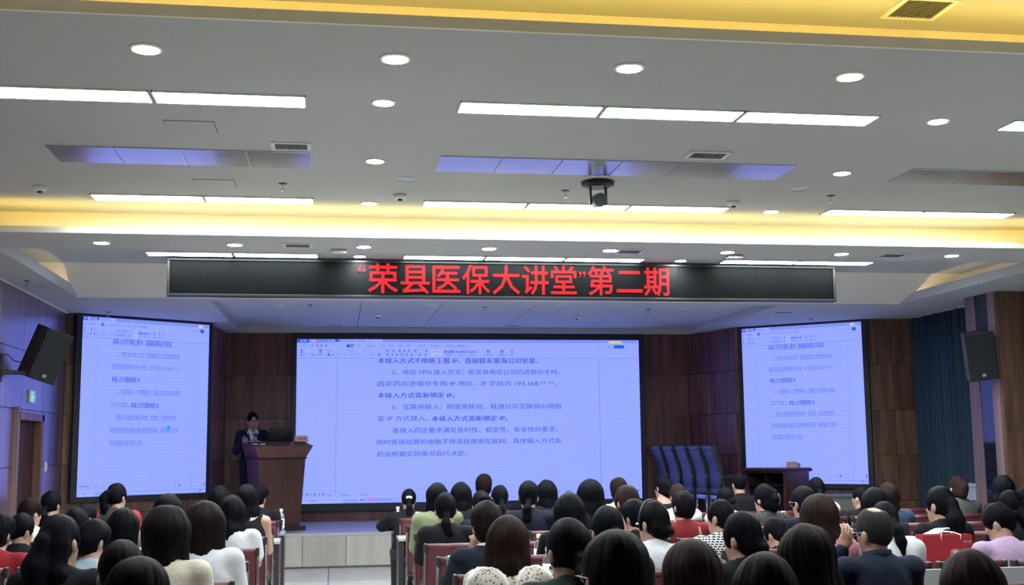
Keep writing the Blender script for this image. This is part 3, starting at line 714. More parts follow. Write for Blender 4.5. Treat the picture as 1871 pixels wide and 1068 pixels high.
t = thing('pen', 'short white marker beside the remote on the podium', 'pen', PM @ Matrix.Translation((-.39, -.26, 1.192)))
ob('barrel', MB().tube([(-.03, 0, 0), (.03, 0, 0)], .007, 8), M_WHITE, t); ob('cap', MB().tube([(-.045, 0, 0), (-.03, 0, 0)], .008, 8), mat('cream_plastic'), t)
t = thing('paper_sheet', 'sheet of paper under the speaking person\'s hand on the podium', 'paper', PM @ Matrix.Translation((-.30, .03, 1.228)))
ob('sheet', MB().box((-.10, -.11, 0), (.10, .13, .003)), M_WHITE, t)

# stage table -------------------------------------------------------
TM = TR(6.42, 16.255, Z_ST, R(32.2))
t = thing('stage_table', 'reddish brown conference desk with open shelves on the stage', 'table', TM)
M_TAB = wood('table_veneer', (.075, .030, .026), (.12, .052, .045), .3, grain=.3)
ob('table_top', MB().box((-.02, -.02, .74), (.63, .76, .775)), M_TAB, t, bevel=.006)
ob('edge_moulding', MB().tube([(.635, -.02, .74), (.65, .37, .74), (.635, .76, .74)], .022, 8), M_DARKW, t)
ob('end_panel', MB().box((0, 0, 0), (.60, .025, .74)), M_TAB, t, bevel=.003, seg=1)
ob('end_panel', MB().box((0, .715, 0), (.60, .74, .74)), M_TAB, t, bevel=.003, seg=1)
ob('front_panel', MB().box((.575, .025, 0), (.60, .715, .74)), M_TAB, t)
ob('back_panel', MB().box((.40, .025, 0), (.415, .715, .52)), M_DARKW, t)
ob('shelf', MB().box((.02, .025, .52), (.575, .715, .538)), M_DARKW, t)
ob('divider', MB().box((.03, .36, .538), (.57, .375, .74)), M_DARKW, t)
ob('apron', MB().box((.0, .025, .70), (.02, .715, .74)), M_DARKW, t)
ob('cable_hole', MB().tube([(.50, -.003, .60), (.50, .003, .60)], .03, 16), M_BLACK, t)
name_card('pink folded name card on the stage table', TM @ TR(.36, .12, .776, R(-62)), .16)
t = thing('paper_sheet', 'white paper sheets lying on the stage table', 'paper', TM @ TR(.28, .45, .776)); ob('sheet', MB().box((-.22, -.22, 0), (.25, .24, .004)), M_WHITE, t)
t = thing('tape_roll', 'small pale round roll beside the stage name card', 'roll', TM @ TR(.52, .12, .776 + .032)); ob('ring', MB().tube([(0, -.012, 0), (0, .012, 0)], .032, 16), mat('pale_green', (.55, .62, .55), .4), t); ob('core', MB().tube([(0, -.0125, 0), (0, .0125, 0)], .012, 12), mat('pale_green2', (.4, .46, .4), .5), t)

# stage chairs: high-back leather, seen from behind
M_LEA = mat('black_leather', (.040, .046, .060), .38, bump=.15, bscale=120)
def exec_chair(M, label):
    t = thing('conference_chair', label, 'chair', M, 'high-backed chairs on the stage')
    # local: faces +Y, back at -Y ; S-curved back
    prof = [(-.22, .44), (-.235, .58), (-.245, .72), (-.27, .84), (-.315, .96), (-.345, 1.06), (-.345, 1.10)]
    w = .215
    def slab(y_off, th, wd, z0, z1, rnd=.02):
        mb = MB(); pts = [q for q in prof if z0 <= q[1] <= z1]
        vs = []
        for (y, z) in pts: vs += [(-wd, y + y_off, z), (wd, y + y_off, z), (wd, y + y_off + th, z), (-wd, y + y_off + th, z)]
        fs = [(0, 1, 2, 3), tuple(range(len(vs) - 4, len(vs)))[::-1]]
        for i in range(len(pts) - 1):
            for k in range(4): fs.append((i * 4 + k, i * 4 + (k + 1) % 4, i * 4 + 4 + (k + 1) % 4, i * 4 + 4 + k))
        return mb.add(vs, fs)
    ob('back_shell', slab(0, .045, w, .4, 1.07), M_LEA, t, smooth=False, bevel=.012)
    ob('headrest', MB().box((-w, -.352, 1.035), (w, -.262, 1.115)), M_LEA, t, bevel=.03, seg=3)
    ob('back_cushion', slab(.04, .05, w - .03, .4, 1.07), M_LEA, t, bevel=.02)
    ob('seat', MB().box((-.21, -.24, .40), (.21, .24, .50)), M_LEA, t, bevel=.03, seg=3)
    for s in (-1, 1):
        a = ob('arm', MB().tube([(s * .212, -.22, .50), (s * .214, -.20, .66), (s * .214, .16, .66), (s * .212, .2, .46)], .02, 8), M_DARKW, t, smooth=True)
        ob('arm_cap', MB().box((s * .214 - .012, -.235, .635), (s * .214 + .012, -.195, .675)), M_CHROME, a, bevel=.005, seg=1)
        ob('leg_frame', MB().tube([(s * .20, -.24, .015), (s * .20, -.20, .40)], .014, 8), M_CHROME, t, smooth=True)
        ob('leg_frame', MB().tube([(s * .20, .24, .015), (s * .20, .18, .42)], .014, 8), M_CHROME, t, smooth=True)
    ob('cross_bar', MB().box((-.2, -.235, .33), (.2, -.215, .39)), M_CHROME, t)
CH = [(5.44, 18.40), (5.51, 17.95), (5.58, 17.50), (5.65, 17.05), (5.72, 16.60)]
for i, (x, y) in enumerate(CH):
    exec_chair(TR(x, y, Z_ST, R(-87)), '%s from the left in the row of five blue-lit high-backed chairs' % ORD[i])

# low cabinets
t = thing('low_cabinet', 'grey-green low cabinet below the right screen', 'cabinet', TR(7.25, 15.98, 0))
ob('body', MB().box((-.45, -.2, 0), (.40, .2, .84)), mat('grey_green', (.16, .18, .18), .5), t, bevel=.005, seg=1); ob('top', MB().box((-.47, -.22, .84), (.42, .22, .86)), mat('grey_green2', (.22, .24, .24), .5), t)
for s in (-.22, .2): ob('door', MB().box((s - .2, -.212, .03), (s + .2, -.2, .80)), mat('grey_green2'), t, bevel=.003, seg=1)
t = thing('floor_cabinet', 'lavender low cabinet in front of the blue curtain', 'cabinet', TR(8.12, 14.05, 0))
ob('body', MB().box((-.16, -.25, 0), (.2, .25, 1.03)), mat('cabinet_white', (.40, .40, .46), .5), t, bevel=.006); ob('top', MB().box((-.18, -.27, 1.03), (.2, .27, 1.06)), mat('cabinet_white'), t); ob('door', MB().box((-.168, -.22, .05), (-.16, .22, 1.0)), M_LAV, t)  # body, top and door are coloured pale lavender
PEOPLE=[
(4,-2.11,1.19,'short','k','red','s',15,5,6,0.965,'','person in a red top, head cut off by the left picture edge'),
(3,-2.23,1.14,'ponyl','k','black','l',38,12,8,0.965,'chain','person in black with a pale bead chain strap, head turned right, beside the red top'),
(2,-2.43,1.21,'bunlow','b','white','s',42,6,6,0.965,'','person in a white shirt with brownish pinned hair near the left wall door'),
(1,-2.51,1.23,'ponyl','k','black','s',22,4,6,0.965,'','person with a dark low ponytail in front of the wooden door'),
(2,-2.01,1.15,'shortf','k','navy','s',35,25,14,0.917,'glasses','person with glasses and bowed head below the left screen corner'),
(3,-1.85,1.17,'bob','k','black','s',12,20,12,0.917,'','person with loose dark bob mostly hidden behind the long half-tied hair'),
(6,-1.26,1.29,'half','k','black','l',24,3,5,1.023,'','person in black with very long half-tied dark hair, largest at far left'),
(5,-1.32,1.20,'shortf','k','denim','l',36,16,10,0.917,'','person with short black hair and a pale denim collar'),
(1,-1.94,1.29,'ponyh','k','redblack','s',28,2,4,0.965,'','person with a high ponytail in black with red sleeves before the left screen'),
(4,-1.34,1.21,'bob','k','cream','s',5,6,8,1.004,'','person with a rounded black bob in cream behind the high ponytail'),
(3,-1.20,1.26,'long','k','cream','l',8,8,8,1.042,'','person with wide dark loose hair in cream behind the large brown-black bob'),
(6,-0.78,1.32,'bobbig','d','beige','l',4,2,5,1.023,'','person with a large glossy dark bob in a beige knit top'),
(7,-0.80,1.24,'ponyl','k','black','s',-12,28,14,1.023,'scrunchie','person with bowed head and a pale scrunchie in dark hair'),
(8,-0.58,1.26,'short','k','black','s',0,8,8,1.062,'','person of whom only a round black-haired head shows at the bottom left'),
(5,-0.71,1.29,'bobbig','b','white','s',14,4,6,1.062,'','person with dark brown shoulder hair in a white T-shirt'),
(3,-0.74,1.24,'wavy','k','white','s',12,10,10,1.004,'','person with long wavy black hair in a white ruffled blouse near the aisle'),
(1,-1.03,1.25,'bob','k','navy','s',8,4,6,1.004,'','person with short rounded dark hair left of the podium foot'),
(2,-0.71,1.29,'long','k','black','n',12,2,4,0.946,'','person with long straight black hair and bare arm in front of the podium'),
(0,-0.74,1.22,'shortf','k','black','s',20,2,4,0.917,'','person whose dark head peeks out behind the straight long hair at the podium'),
(0,0.78,1.16,'ponyl','k','black','l',0,14,16,0.888,'bow,spread','person in black with a white bow hair clip resting both arms on the first desk'),
(2,0.89,1.28,'bob','k','green','l',6,4,8,0.946,'','person with dark bob in a light green jacket'),
(3,0.86,1.24,'ponyl','k','black','l',4,2,6,0.984,'','person in black with a low ponytail beside the light green jacket'),
(1,1.21,1.25,'long','k','black','s',0,2,6,0.965,'','person with long straight dark hair before the main screen, white collar edge'),
(0,1.56,1.30,'short','b','navy','s',0,0,2,0.965,'','tall person with messy dark hair in the first row before the main screen'),
(2,1.27,1.21,'bunhi','k','navy','s',-8,6,8,0.965,'clip','person with dark hair pinned up by a small pale clip'),
(1,1.58,1.22,'ponyl','k','navy','s',-6,2,6,0.946,'','person with dark tied hair just right of the messy tall hair'),
(5,0.90,1.26,'short','d','navy','l',-10,4,8,1.062,'chin,collar','person in navy with white shirt collar, hand raised to the chin'),
(6,0.86,1.24,'long','w','floral','s',2,4,6,1.023,'bigcollar','person with long reddish brown hair in a floral dress with big lace collar'),
(2,1.68,1.29,'ponyl','k','navy','l',6,2,6,1.042,'','person in navy with smooth dark tied hair and broad shoulders before the main screen'),
(1,2.04,1.26,'long','k','black','s',4,2,6,0.965,'','person with long dark hair right beside the broad navy shoulders'),
(4,1.61,1.26,'long','k','black','s',-4,4,8,1.042,'','person with very long black hair falling wide over the back'),
(7,0.95,1.29,'ponyl','k','dkgreen','s',-14,10,10,1.023,'','person with glossy slicked black hair and low tail in dark green'),
(2,2.23,1.29,'longw','k','black','s',0,4,8,1.062,'','person with full dark hair before the right part of the main screen'),
(1,2.75,1.27,'short','b','mint','s',0,2,6,0.965,'','person with brown-black hair in a pale green blouse at the main screen edge'),
(3,2.28,1.27,'short','w','pink','s',-25,8,8,1.023,'','person with short brown highlighted hair, cheek turned left'),
(6,1.37,1.28,'bun','k','black','s',-4,14,12,0.965,'','person with dark hair in a low bun behind the large near head'),
(4,2.07,1.21,'shortf','k','black','s',-30,10,10,0.917,'','person with dark hair partly hidden behind the headband wearer'),
(5,1.90,1.25,'bunlow','k','white','s',-32,4,6,1.004,'headband','person in a white T-shirt wearing a black headband'),
(8,0.88,1.31,'short','k','black','s',-14,4,6,1.119,'glasses','person with glasses and a big round black-haired head, largest near the centre'),
(0,3.49,1.26,'cliphair','k','straps','n',-30,4,4,0.946,'flowerclip','person with hair clip and white flower, bare shoulders with black straps'),
(1,3.34,1.20,'short','w','white','s',-10,4,8,0.917,'','person with brown tousled hair just behind the red shirt'),
(3,2.74,1.22,'short','k','red2','s',-18,4,8,0.965,'strap','person in a dark red shirt with a brown bag strap'),
(4,2.68,1.20,'bunlow','k','check','s',-40,4,6,0.965,'','person in a black and white checked top, face turned left'),
(1,3.82,1.16,'bun','k','print','s',-20,10,10,0.888,'','person with small dark bun in a white printed blouse'),
(0,4.35,1.28,'crop','k','black','s',-6,0,2,0.946,'','person with cropped black hair in black in front of the stage table'),
(2,3.82,1.23,'cliphair','k','blackfl','s',-30,4,6,1.042,'clip','person with long hair clip in a black flowered top'),
(7,1.47,1.19,'bobbig','w','black','s',2,6,6,1.119,'','person with big brown-tinged dark hair at the bottom centre'),
(6,2.07,1.24,'bunlow','k','black','s',-35,4,6,1.023,'','person in black with ear and cheek turned left, pale collar edge'),
(4,3.09,1.07,'bunlow','k','black','s',-28,26,14,0.917,'','person with bowed head and small bun between two black-dressed neighbours'),
(8,1.38,1.23,'bob','k','black','s',4,8,8,1.042,'','person of whom a very large black-haired head fills the bottom right centre'),
(3,3.74,1.24,'shortf','k','navy','s',-25,6,6,1.013,'glasses','person with glasses and dark layered hair in dark blue'),
(1,4.77,1.25,'bun','k','cream','l',6,2,6,0.965,'','person in a cream top with low bun before the stage table end'),
(5,2.95,1.27,'longw','w','pink','s',-4,6,8,1.062,'','person with brown wavy hair in pink left of the raised hand'),
(7,1.97,1.24,'longw','d','caramel','l',-6,4,6,1.1,'','person in a caramel brown jacket with dark shoulder hair'),
(1,5.23,1.15,'crop','k','black','s',-34,2,4,0.888,'','person with cropped hair and visible ear below the right screen'),
(4,3.83,1.26,'long','k','black','s',-4,4,8,0.965,'','person with long dark hair just behind the balding head'),
(2,5.00,1.22,'bob','w','blue','s',-8,4,6,0.984,'','person with brown-edged bob in dark blue near the curtain'),
(5,3.38,1.22,'ponyl','k','white','s',-6,22,12,0.917,'','person in white bending down right beside the balding head'),
(6,2.79,1.26,'bald','g','navyj','l',-22,4,5,1.062,'raise,glasses,collarj','balding person in a dark navy jacket raising the left hand to the forehead'),
(4,4.33,1.27,'half','k','black','l',-26,4,6,1.062,'','person in black with a thick dark ponytail behind the red gift bag'),
(1,6.28,1.24,'cliphair','w','grey','l',-4,10,10,0.984,'clip','person with loosely clipped brownish hair in front of the blue curtain'),
(2,6.13,1.27,'long','k','black','s',-6,4,6,0.984,'','person with long straight dark hair in front of the right pillar'),
(4,4.88,1.23,'ponyl','k','black','s',-10,8,8,0.965,'','person with dark tied hair above the lilac shirt at the right edge'),
(5,4.14,1.20,'ponyh2','k','lilac','s',-40,22,12,0.965,'','person in a lilac shirt with long ponytail bending over the desk'),
(8,2.10,1.22,'bob','w','grey','s',0,10,8,1.062,'','person of whom only a brown-haired head shows at the bottom right'),
(3,5.69,1.22,'ponyl','k','white','s',-45,4,6,0.965,'','person at the right picture edge with cheek turned left'),
]

# ================================================================ AUDIENCE FURNITURE
def row_y(k): return 12.0 - 1.078 * k
# desks
def desk(k, x0, x1, aisle, label):
    yb = row_y(k); y0, y1 = yb + .52, yb + .90
    t = thing('long_desk', label, 'desk', TR((x0 + x1) / 2, (y0 + y1) / 2, 0), 'long audience desks')
    w, d = (x1 - x0) / 2, (y1 - y0) / 2
    ob('desk_top', MB().box((-w, -d, .695), (w, d, .725)), M_DESKT, t, bevel=.004, seg=1)
    ob('modesty_panel', MB().box((-w + .05, d - .06, .12), (w - .05, d - .04, .695)), M_DARKW, t)
    for s in (-1, 1): ob('end_panel', MB().box((s * w - (.055 if s > 0 else 0), -d + .01, 0), (s * w + (0 if s > 0 else .055), d - .01, .695)), M_DARKW, t, bevel=.004, seg=1)
    ob('book_shelf', MB().box((-w + .06, -d + .06, .60), (w - .06, d - .07, .615)), M_DARKW, t)
    if k == 6 and x0 > 0: ob('privacy_panel', MB().box((2.2 - (x0 + x1) / 2, d - .03, .725), (w, d - .01, .862)), M_DESKT, t, bevel=.003, seg=1)
NEAR = ['first', 'second', 'third', 'fourth', 'fifth', 'sixth', 'seventh', 'eighth', 'ninth']
for k in range(0, 9):
    n = NEAR[k]
    desk(k, -3.15, -.49 if k <= 1 else -.62, 1, 'long grey-topped desk of the left block, %s row from the stage' % n)
    desk(k, .63 if k <= 1 else .78, min(7.2, .64 * (row_y(k) + .7) + .9), -1, 'long grey-topped desk of the right block, %s row from the stage' % n)

# audience chairs
def make_chair():
    t = thing('audience_chair', 'x', 'chair', Matrix.Identity(4), 'maroon audience chairs')
    ob('backrest', MB().box((-.198, -.225, .46), (.198, -.178, .855)), M_MAROON, t, bevel=.014, seg=2)
    ob('top_roll', MB().tube([(-.198, -.203, .852), (.198, -.203, .852)], .028, 12), M_MAROON, t, smooth=True)
    ob('seat', MB().box((-.20, -.17, .415), (.20, .25, .47)), M_MAROON, t, bevel=.018, seg=2)
    cap = MB().box((-.012, -.235, .815), (.012, -.170, .882)).mesh('corner_cap', M_BLACK, bevel=.008)
    post = MB().box((-.009, -.228, .02), (.009, -.192, .82)).mesh('post', M_CHROME, bevel=.003, seg=1)
    leg = MB().tube([(0, .20, .01), (0, .14, .42)], .011, 8).mesh('leg', M_CHROME, smooth=True)
    rail = MB().tube([(0, -.20, .40), (0, .16, .40)], .010, 8).mesh('side_rail', M_CHROME, smooth=True)
    knob = MB().tube([(-.012, -.17, .56), (.012, -.17, .56)], .026, 12).mesh('hinge_knob', M_BLACK)
    for s in (-1, 1):
        for nm, me, x in (('corner_cap', cap, .206), ('post', post, .209), ('leg', leg, .19), ('side_rail', rail, .200), ('hinge_knob', knob, .212)):
            link(nm, me, t, Matrix.Translation((s * x, 0, 0)))
    return t
chair0 = make_chair(); first_chair = True
PX = {}
for p in PEOPLE: PX.setdefault(p[0], []).append(p[1])
CHAIRS = []
for k in range(0, 9):
    yb = row_y(k); Yc = yb + .225
    for side in (-1, 1):
        for i in range(15):
            x = (-.735 - i * .48) if side < 0 else (.885 + i * .48)
            if not (-.27 * Yc - .3 < x < .635 * Yc + .2) or x < -3.0 or x > 6.9: continue
            if k >= 7 and not any(abs(q - x) < .30 for q in PX.get(k, [])): continue
            
            CHAIRS.append((k, side, i, x, Yc))
for (k, side, i, x, y) in CHAIRS:
    M = TR(x, y, 0)
    if first_chair: c_ = chair0; c_.matrix_basis = M; first_chair = False
    else: c_ = copy_tree(chair0, M)
    blk = 'left' if side < 0 else 'right'
    if i == 0: c_['label'] = 'maroon padded chair on the aisle end of the %s block, %s row from the stage' % (blk, NEAR[k])
    else: c_['label'] = 'maroon padded chair of the %s block, row %s from the stage, %s from the aisle' % (blk, NEAR[k], ORD[i])

# water bottles
M_PET = mat('clear_bottle', (.86, .90, .92), .06, trans=.92); M_LBL = mat('bottle_label', (.72, .73, .72), .5)
M_INK = mat('label_ink', (.03, .03, .03), .6)
def make_bottle():
    t = thing('water_bottle', 'x', 'bottle', Matrix.Identity(4), 'clear water bottles on the desks')
    ob('body', MB().lathe([(.028, 0), (.031, .006), (.031, .128), (.030, .140), (.020, .165), (.012, .178), (.012, .186)], 18), M_PET, t, smooth=True)
    ob('cap', MB().lathe([(.0155, .183), (.0155, .203), (.013, .206)], 14), M_WHITE, t)
    lb = ob('label', MB().lathe([(.0316, .035), (.0316, .118), (.0312, .118)], 18, caps=False), M_LBL, t, smooth=True)
    for i, (dx, z0, z1, w) in enumerate(((.008, .085, .106, .008), (.010, .062, .080, .006), (-.010, .05, .056, .01))):
        ob('brush_mark', MB().box((dx - w, -.0325, z0), (dx + w, -.0300, z1)), M_INK, lb, bevel=.002, seg=1)
    return t
b0 = make_bottle()
BT = [(-0.53, 12.71, 'water bottle at the aisle end of the first left desk'), (0.69, 12.71, 'water bottle left of the white-bow hair clip wearer'), (0.82, 11.63, 'water bottle in front of the light green jacket'), (0.82, 10.55, 'water bottle left of the black top with low ponytail'), (0.85, 9.48, 'largest aisle-side water bottle of the right block, with brush-lettered label'), (-0.70, 7.32, 'water bottle beside the white T-shirt at the bottom left'), (2.80, 9.48, 'water bottle behind the dark red shirt'), (2.89, 6.12, 'nearest water bottle, below the navy jacket'), (-0.66, 11.63, 'water bottle half hidden left of the podium'), (1.46, 8.40, 'water bottle right of the long reddish brown hair'), (1.33, 7.32, 'water bottle just left of the slicked black hair'), (4.14, 10.55, 'water bottle behind the black flowered top')]
for i, (x, y, l) in enumerate(BT):
    M = TR(x, y, .726, random.uniform(-.4, .5)) @ Matrix.Scale(1.14, 4)
    c_ = b0 if i == 0 else copy_tree(b0, M)
    if i == 0: b0.matrix_basis = M
    c_['label'] = l

# red paper gift bag on the desk
t = thing('gift_bag', 'red paper gift bag with pale emblem on the desk', 'bag', TR(3.97, 7.32, .726, R(-4)))
M_RB = mat('red_paper', (.27, .011, .020), .45, var=.05, bscale=10); w, d, h = .165, .06, .255
ob('front_sheet', MB().box((-w, -d, 0), (w, -d + .002, h)), M_RB, t); ob('rear_sheet', MB().box((-w, d - .002, 0), (w, d, h)), M_RB, t)
for s in (-1, 1):
    ob('gusset', MB().hexa([(s * w - .001, -d, 0), (s * w + .001, -d, 0), (s * w + .001, d, 0), (s * w - .001, d, 0)], [(s * w - .001, -d, h), (s * w + .001, -d, h), (s * w + .001, d, h), (s * w - .001, d, h)]), M_RB, t)
ob('base', MB().box((-w, -d, 0), (w, d, .003)), M_RB, t)
ob('lining', MB().box((-w + .004, -d + .003, h - .02), (w - .004, d - .003, h - .012)), M_WHITE, t)
for y in (-d - .002, d + .002):
    ob('handle', MB().tube([(-.045, y, h - .03), (-.045, y, h + .002), (-.02, y * .3, h + .02), (.06, y * .3, h + .015), (.085, y, h + .002), (.085, y, h - .03)], .003, 6), M_WHITE, t, smooth=True)
M_EMB = mat('bag_print', (.62, .42, .40), .5)
def arc(r, w_, a0, a1, cx, cz, n=10):
    mb = MB()
    for i in range(n):
        A = a0 + (a1 - a0) * i / n; B = a0 + (a1 - a0) * (i + 1) / n
        q = [(cx + r * math.cos(A), -d - .0012, cz + r * .62 * math.sin(A)), (cx + (r + w_) * math.cos(A), -d - .0012, cz + (r + w_) * .62 * math.sin(A)), (cx + (r + w_) * math.cos(B), -d - .0012, cz + (r + w_) * .62 * math.sin(B)), (cx + r * math.cos(B), -d - .0012, cz + r * .62 * math.sin(B))]
        mb.add(q, [(0, 1, 2, 3)])
    return mb
em = ob('emblem', arc(.027, .006, .1, math.pi - .1, .045, .145), M_EMB, t)
ob('emblem_arch', arc(.016, .005, .15, math.pi - .15, .045, .145), M_EMB, em)
for z, ww in ((.135, .033), (.127, .033)): ob('emblem_bar', MB().box((.045 - ww, -d - .0014, z), (.045 + ww, -d - .0006, z + .004)), M_EMB, em)
ob('emblem_stem', MB().box((.030, -d - .0014, .14), (.060, -d - .0006, .156)), M_EMB, em)
text_ob('lettering', '真心宜', M_EMB, (.105, -d - .0015, .212), (1, 0, 0), (0, 0, 1), .052, .016, t)
text_ob('lettering', '健康好礼', M_EMB, (.045 - .03, -d - .0015, .07), (1, 0, 0), (0, 0, 1), .06, .012, t)
# printed tote hanging over a chair back
t = thing('tote_bag', 'white printed tote lying over the chair beside the red bag', 'bag', TR(4.03, 7.77, .90))
mb = MB(); n = 12; vs = []; fs = []
for j in range(7):
    for i in range(n + 1):
        u, v = i / n, j / 6
        x = -.15 + .34 * u; zz = (.12 * (u ** .7)) * (1 - v) + .01 + .02 * math.sin(9 * u + 3 * v) * (1 - v); y = -.09 + .22 * v + .015 * math.sin(7 * u)
        vs.append((x, y, zz - .13 * max(0, .33 - v)))
for j in range(6):
    for i in range(n): fs.append((j * (n + 1) + i, j * (n + 1) + i + 1, (j + 1) * (n + 1) + i + 1, (j + 1) * (n + 1) + i))
mb.add(vs, fs); o = ob('cloth', mb, mat('tote_white', (.62, .62, .58), .8, var=.15, bscale=25), t, smooth=True); o.modifiers.new('thick', 'SOLIDIFY').thickness = .012
ob('print_dot', MB().tube([(-.06, -.110, .012), (-.06, -.096, .012)], .014, 14), M_INK, t)
for i in range(4): ob('print_mark', MB().box((-.03 + i * .02, -.112, .0 + .004 * i), (-.022 + i * .02, -.094, .018 + .004 * i)), M_INK, t)
t = thing('paper_bag', 'teal blue bag hanging beside the navy sleeve at the aisle', 'bag', TR(.725, 7.16, .70))
mb = MB().hexa([(-.035, -.06, 0), (.05, -.06, 0), (.05, .06, 0), (-.035, .06, 0)], [(-.04, -.05, .235), (.045, -.05, .235), (.045, .05, .235), (-.04, .05, .235)])
ob('body', mb, mat('teal_cloth', (.06, .22, .30), .7, bump=.2, bscale=60), t, bevel=.01); ob('hem', MB().box((-.042, -.053, .205), (.047, .053, .215)), mat('teal_dark', (.04, .16, .22), .7), t)
# white papers on desks
for i, (x, y, l) in enumerate(((2.3, 8.40, 'white handout sheet on the desk beside the checked top'), (3.05, 11.63, 'white handout on the desk behind the brown tousled hair'), (4.35, 11.63, 'white folded handout near the glasses wearer'), (-1.55, 11.63, 'white paper beside the red sleeve'))):
    t = thing('handout', l, 'paper', TR(x, y, .726, R(8 * i))); ob('sheet', MB().box((-.10, -.07, 0), (.10, .07, .006)), M_WHITE, t)
    ob('fold', MB().hexa([(-.10, .07, .005), (.10, .07, .005), (.10, .072, .005), (-.10, .072, .005)], [(-.10, .09, .10), (.10, .09, .10), (.10, .092, .10), (-.10, .092, .10)]), M_WHITE, t)

